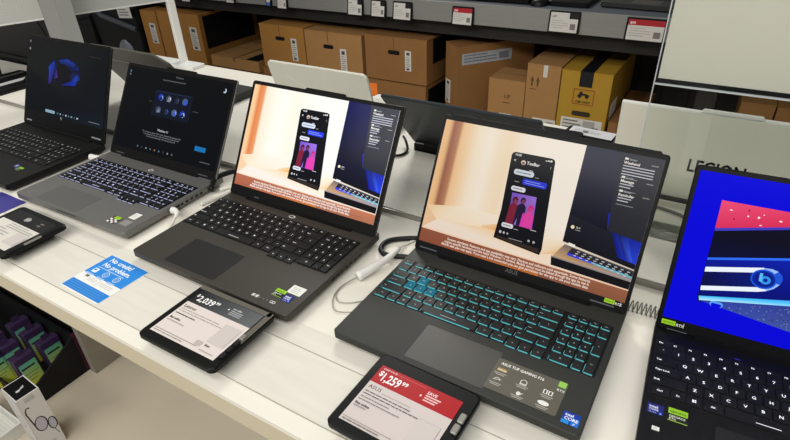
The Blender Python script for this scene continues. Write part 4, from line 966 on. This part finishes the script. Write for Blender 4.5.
def upright_extra(t, w, d, h):
    b = MB(); b.z = 0
    b.rect(.02, .0, .25, .045, (168, 172, 178)); lines(b, .03, .034, .15, 3, .012, .005, (96, 104, 118), random.Random(9)); b.rect(.19, .008, .235, .036, (120, 124, 132))
    o = b.build('shipping_label', M['print'], t); o.rotation_euler = (R(90), 0, R(90)); o.location = (w/2+.0012, .0, h-.075)
carton('upright dark carton turned at an angle with a long label along its side', -1.026, -.920, 2.034, .36, DZ, .0, 'card2', lab=[(.05, .28, .045, .1)], extra=upright_extra, rz=R(-38))
carton('small pale carton left of the tan carton', -.79, -.642, SY, .155, DZ, -.102, 'card3', lab=[(.35, .34, .05, .025)], print_=lambda b, x, y, W, H: (b.rect(x+W*.42, y+H*.62, x+W*.62, y+H*.635, (96, 66, 36)), b.text('UP', x+W*.44, y+H*.70, .022, (96, 66, 36), bold=True)))
carton('tan carton with arrow marks left of the yellow carton', -.638, -.512, SY-.004, .5, DZ, -.026, 'card3', whitetab=.55, lab=[(.30, .20, .09, .05)],
       print_=lambda b, x, y, W, H: [b.poly([(x+W*.12+k*.022, y+H*.80), (x+W*.12+k*.022+.014, y+H*.80), (x+W*.12+k*.022+.007, y+H*.86)], (92, 64, 38)) for k in range(2)]+[b.rect(x+W*.12+k*.022+.004, y+H*.74, x+W*.12+k*.022+.010, y+H*.80, (92, 64, 38)) for k in range(2)]+[b.rect(x+W*.12, y+H*.70, x+W*.32, y+H*.71, (92, 64, 38))])
def ymark(b, x, y, W, H):
    u0, u1, v0, v1 = x+W*.28, x+W*.70, y+H*.615, y+H*.80
    for (a, c, e, f) in ((u0, v0, u1, v0+.003), (u0, v1-.003, u1, v1), (u0, v0, u0+.003, v1), (u1-.003, v0, u1, v1)): b.rect(a, c, e, f, (150, 60, 26))
    cx, cy = (u0+u1)/2, v0+(v1-v0)*.62
    b.ell(cx-.014, cy-.004, .008, .007, (20, 18, 14), 14); b.ell(cx+.012, cy-.004, .007, .007, (20, 18, 14), 14); b.rect(cx-.018, cy-.001, cx+.014, cy+.006, (20, 18, 14)); b.poly([(cx-.016, cy+.004), (cx-.002, cy+.004), (cx-.006, cy+.014), (cx-.014, cy+.014)], (20, 18, 14)); b.rect(cx+.010, cy, cx+.022, cy+.003, (20, 18, 14))
    b.text('CM UNIT', cx, v0+.006, .013, (30, 24, 14), 'c', True)
    b.rrect(x+W*.30, y+H*.475, x+W*.68, y+H*.535, .008, (44, 34, 16))
    X, Y = x+W*.10, y+H*.235; b.rect(X, Y, X+W*.84, Y+H*.21, (214, 212, 206)); lines(b, X+.008, Y+H*.165, W*.38, 4, H*.042, H*.018, (100, 98, 96), random.Random(1)); b.rect(X+W*.46, Y+H*.06, X+W*.70, Y+H*.19, (168, 166, 162)); b.rect(X+W*.66, Y+H*.01, X+W*.78, Y+H*.12, (30, 30, 32))
carton('yellow carton with a black tape strip and a forklift mark', -.507, -.328, SY-.008, .44, DZ, -.032, 'yellow', tapew=.046, tapem='blacktape', print_=ymark, extra=side_patch(.12, .34, .42, .62, 'railwhite', 'side_label'))
carton('low brown carton right of the yellow carton', -.318, -.22, SY, .4, DZ, -.205, 'card2', tapew=.04)
carton('brown carton seen through the acrylic sign holder, left one', .07, .165, SY, .4, DZ, -.066, 'card2')
carton('brown carton seen through the acrylic sign holder, cut off at the right', .170, .40, SY, .4, DZ, -.070, 'card2')

# black moulded case and the plastic bag on the shelf at the left
t = thing('black_case', 'black moulded plastic case with an angled ridge, at the far left end of the shelf', 'case', (-3.2, SY-.02, DZ))
b = MB(); b.slab(rr(-.36, 0, .305, .42, .02), 0, .36, .006); b.build('shell', M['deckE'], t)
b = MB(); b.tube([(-.10, -.004, .36), (-.02, -.006, .30), (.28, -.004, .245)], .016, 6, smooth=0); b.build('ridge', M['shelfgrey'], t)
b = MB(); b.tube([(-.35, -.004, .24), (-.14, -.004, .285), (-.12, -.004, .12)], .010, 6, smooth=0); b.build('ridge', M['bezelA'], t)
b = MB(); b.box(-.34, -.15, -.003, .002, .04, .23); b.build('recess', M['slot'], t)
o = None
b = MB(); b.z = 0; b.rect(-.06, -.03, .06, .03, (214, 212, 206)); lines(b, -.05, .012, .09, 3, .014, .006, (110, 108, 106), random.Random(6))
x_, z_ = lipx(131, 11)
o = b.build('shelf_tag', M['print']); o.location = (x_, SY-.045, z_); o.rotation_euler = (R(90), R(-4), 0); tag(o, 'white printed tag on the black moulded case at the left', 'tag')
b = MB(); rn = random.Random(12); n = 12
for i in range(7):
    for k in range(n):
        a = 2*math.pi*k/n; r = .6*(.055, .07, .068, .06, .05, .035, .014)[i]*(1+rn.uniform(-.14, .14)); b.v.append((r*math.cos(a), r*.7*math.sin(a), i*.013))
for i in range(6):
    for k in range(n):
        j = (k+1) % n; b.f.append((i*n+k, i*n+j, (i+1)*n+j, (i+1)*n+k)); b.m.append(0); b.c.append(None)
b.f.append(tuple(reversed(range(n)))); b.m.append(0); b.c.append(None); b.f.append(tuple(6*n+k for k in range(n))); b.m.append(0); b.c.append(None)
o = b.build('plastic_bag', mat('cloudy plastic', (110, 112, 122), .25, noise=.1, nscale=30, coat=.3)); o.location = (-2.02, 1.30, .0); tag(o, 'crumpled cloudy plastic bag on the table below the black moulded case', 'bag')

# small things on the back of the table
t = thing('orange_card', 'bright orange card standing at the back edge of the table', 'card', (-.93, 1.368, 0), R(4))
b = MB(); b.box(-.025, .025, -.0008, .0008, .0, .040); b.build('card_face', M['orange'], t)
b = MB(); b.box(-.03, .03, -.012, .012, 0, .003); b.build('card_foot', M['acrylic'], t)
b = MB(); b.slab([(-.02, -.02), (.025, -.012), (.015, .02), (-.012, .02)], 0, .02, .005); o = b.build('sensor_block', M['plugwhite']); o.location = (-.872, 1.325, .0); tag(o, 'small white wedge-shaped sensor before the orange card', 'sensor')

# ------------------------------------------------------------------ under the table, left
t = thing('display_tray', 'black open-topped display tray with a magenta edge on the floor under the table', 'display tray', (-1.9, .44, FZ))
b = MB()
def panel(b, x0, x1, prof, m=0):
    n = len(prof); vs = [(x0, y, z) for y, z in prof]+[(x1, y, z) for y, z in prof]
    fs = [tuple(reversed(range(n))), tuple(range(n, 2*n))]+[(i, (i+1) % n, n+(i+1) % n, n+i) for i in range(n)]
    b.raw(vs, [f if True else f for f in fs], m)
prof = [(-.045, 0), (.155, 0), (.165, .17), (-.045, .055)]
panel(b, .19, .198, prof); panel(b, -.508, -.5, prof)
b.box(-.5, .19, -.045, -.039, 0, .055); b.box(-.5, .19, -.039, .155, 0, .006)
b.box(-.508, .198, .155, .163, 0, .17)
b.build('tray', M['traydark'], t)
b = MB(); b.box(.187, .2, .154, .168, 0.001, .172); b.build('tray_edge', M['traymag'], t)
b = MB(); b.box(-1.3, .198, .175, .183, 0, .80); b.build('under_table_shade', M['slot'], t)  # added black sheet standing in for the darkness under the table
def pack(label, x, y, z, rx=0, rz=0, h=.11):
    t = thing('accessory_pack', label, 'accessory box', (x, y, z), rz, None); t.rotation_euler = (R(rx), 0, rz)
    b = MB(); b.slab(rr(-.034, -.02, .034, .02, .003), 0, h, .002); b.build('pack', M['packpurple'], t)
    b = MB(); b.z = .0203; b.poly([(-.028, .004), (.028, .004), (.028, h*.80), (-.028, h*.80)], [(232, 226, 50), (206, 220, 56), (84, 180, 140), (90, 170, 165)]); b.rect(-.024, h*.62, .020, h*.67, (20, 30, 28))
    for k in range(3): b.rect(-.024, h*(.46-.1*k), .022-.008*k, h*(.475-.1*k), (70, 90, 50))
    o = b.build('front_print', M['print'], t); o.rotation_euler = (R(90), 0, 0); o['label'] = 'green to yellow printed front'
    b = MB(); b.box(-.012, .012, -.001, .001, h, h+.02); b.build('hang_tab', M['packpurple'], t)
    return t
pk = [(-1.80, .466, 'front green and yellow pack in the nearest row of the tray'), (-1.80, .555, 'middle green and yellow pack in the nearest row of the tray'), (-1.90, .466, 'front green and yellow pack in the second row of the tray'), (-1.90, .555, 'middle green and yellow pack in the second row of the tray'),
      (-2.09, .466, 'front green and yellow pack in the fourth row, at the left edge of the picture'), (-1.90, .415, 'small front green and yellow pack at the tray lip by the left edge'),
      (-1.99, .466, 'front green and yellow pack in the third row, left in the tray'), (-1.99, .555, 'middle green and yellow pack in the third row, left in the tray')]
for x, y, lab in pk: pack(lab, x, y, FZ+.0065, -8, R(90), .13)

# glasses carton
t = thing('glasses_box', 'white black-topped carton picturing a pair of glasses, on the floor by the tray', 'box', (-1.538, .354, FZ), R(-3))
gw, gd, gh = .089, .064, .24
b = MB(); b.box(-gw/2, gw/2, -gd/2, gd/2, 0, gh); b.build('carton', M['railwhite'], t)
b = MB(); b.z = gh+.0002; b.rect(-gw/2+.003, -gd/2+.003, gw/2-.003, gd/2-.003, (20, 21, 24))
b.poly([(-.006, .012), (.004, .010), (.010, -.004), (.003, -.003)], (200, 200, 200)); b.rect(.004, -.014, .012, -.004, (225, 225, 225)); o = b.build('top_print', M['gloss'], t)
b = MB(); b.z = 0.0004   # side with the glasses, local x along the side, y up
b.rect(-gd/2, 0, gd/2, gh, (226, 224, 220)); 
for k in range(9): b.rect(-.014+.0032*k, gh-.024, -.0125+.0032*k, gh-.012, (150, 148, 146))
b.rect(-.014, gh-.010, .012, gh-.007, (190, 188, 186))
blk = (28, 26, 34)
b.ell(-.004, .118, .016, .028, (196, 192, 206)); b.ring(-.004, .118, .0175, .0295, .0034, blk); b.ell(.022, .096, .012, .024, (196, 192, 206)); b.ring(.022, .096, .0125, .0255, .0034, blk)
b.line((-.020, .124), (-.026, .180), .0036, blk); b.ring(-.017, .180, .010, .020, .0036, blk, 14, 50, 185); b.line((.02, .07), (.026, .045), .002, (90, 70, 130))
for k in range(4): b.rect(-.028, .035-.006*k, .01, .037-.006*k, (170, 166, 176))
o = b.build('side_print', M['print'], t); o.rotation_euler = (R(90), 0, R(90)); o.location = (gw/2+.0002, 0, 0); o['label'] = 'printed black rimmed glasses'
b = MB(); b.z = .0004; b.rect(-gw/2, 0, gw/2, gh, (214, 212, 210)); b.ring(-.01, .12, .02, .024, .003, (120, 112, 140)); 
for k in range(5): b.rect(-.03, .05-.008*k, .02, .053-.008*k, (160, 156, 170))
o = b.build('front_print', M['print'], t); o.rotation_euler = (R(90), 0, 0); o.location = (0, -gd/2-.0002, 0)
t = thing('perforated_basket', 'white perforated metal basket on the floor left of the glasses carton', 'basket', (-1.735, .285, FZ))
b = MB(); b.box(-.10, .10, -.05, -.047, 0, .045); b.box(-.10, .10, .047, .05, 0, .045); b.box(.097, .10, -.047, .047, 0, .045); b.box(-.10, -.097, -.047, .047, 0, .045); b.box(-.097, .097, -.047, .047, 0, .003)
b.build('basket_wall', M['perf'], t)
b = MB(); b.box(-.103, .103, -.053, -.047, .045, .049); b.box(-.103, .103, .047, .053, .045, .049); b.box(.097, .103, -.047, .047, .045, .049); b.box(-.103, -.097, -.047, .047, .045, .049); b.build('rim', M['railwhite'], t)

# repeats of one kind share a group
for o in bpy.data.objects:
    if o.parent is None and 'category' in o.keys() and 'group' not in o.keys():
        n = o.name.split('.')[0]; g = None
        if n == 'laptop': g = 'laptops facing the camera in the front row' if o.location.y < .6 and o.location.x > -1.9 else ('laptops on the upper shelf' if o.location.y > 1.9 else 'laptops in the second row, backs to the camera')
        elif n == 'price_tag': g = 'price tags on the table'
        elif n == 'shelf_tag': g = 'shelf tags behind the table'
        elif n == 'cardboard_box': g = 'cartons on the lower shelf'
        elif n == 'accessory_pack': g = 'green and yellow packs in the tray'
        elif n == 'usb_plug': g = 'white plugs in the laptops'
        elif n == 'cable': g = 'loose cables on the table'
        if g: o['group'] = g

# ------------------------------------------------------------------ light: ceiling tubes, an added front fill lamp and a soft store ambience
def area(name, loc, sx, sy, e, col=(1, .975, .925), rz=0, rx=0, ry=0):
    l = bpy.data.lights.new(name, 'AREA'); l.shape = 'RECTANGLE'; l.size = sx; l.size_y = sy; l.energy = e; l.color = col
    o = bpy.data.objects.new(name, l); C.objects.link(o); o.location = loc; o.rotation_euler = (rx, ry, rz); return o
area('area_lamp', (-2.15, 3.6, 2.5), 1.0, .6, 62, rx=R(-48), ry=R(-25))
area('area_lamp', (-.7, -.55, 2.45), 4.2, .6, 30, rx=R(30))
area('area_lamp', (-.5, -1.8, 1.95), 4.2, .6, 72, rx=R(50))  # unseen frontal fill, added to brighten the sign panel and lid backs
w = bpy.data.worlds.new('store ambience'); sc.world = w; w.use_nodes = True
bg = w.node_tree.nodes['Background']; bg.inputs[0].default_value = (.95, .96, 1, 1); bg.inputs[1].default_value = .24
sc.view_settings.view_transform = 'Standard'; sc.view_settings.look = 'None'; sc.view_settings.exposure = 0
sc.cycles.use_denoising = True; sc.cycles.max_bounces = 8; sc.cycles.transparent_max_bounces = 12
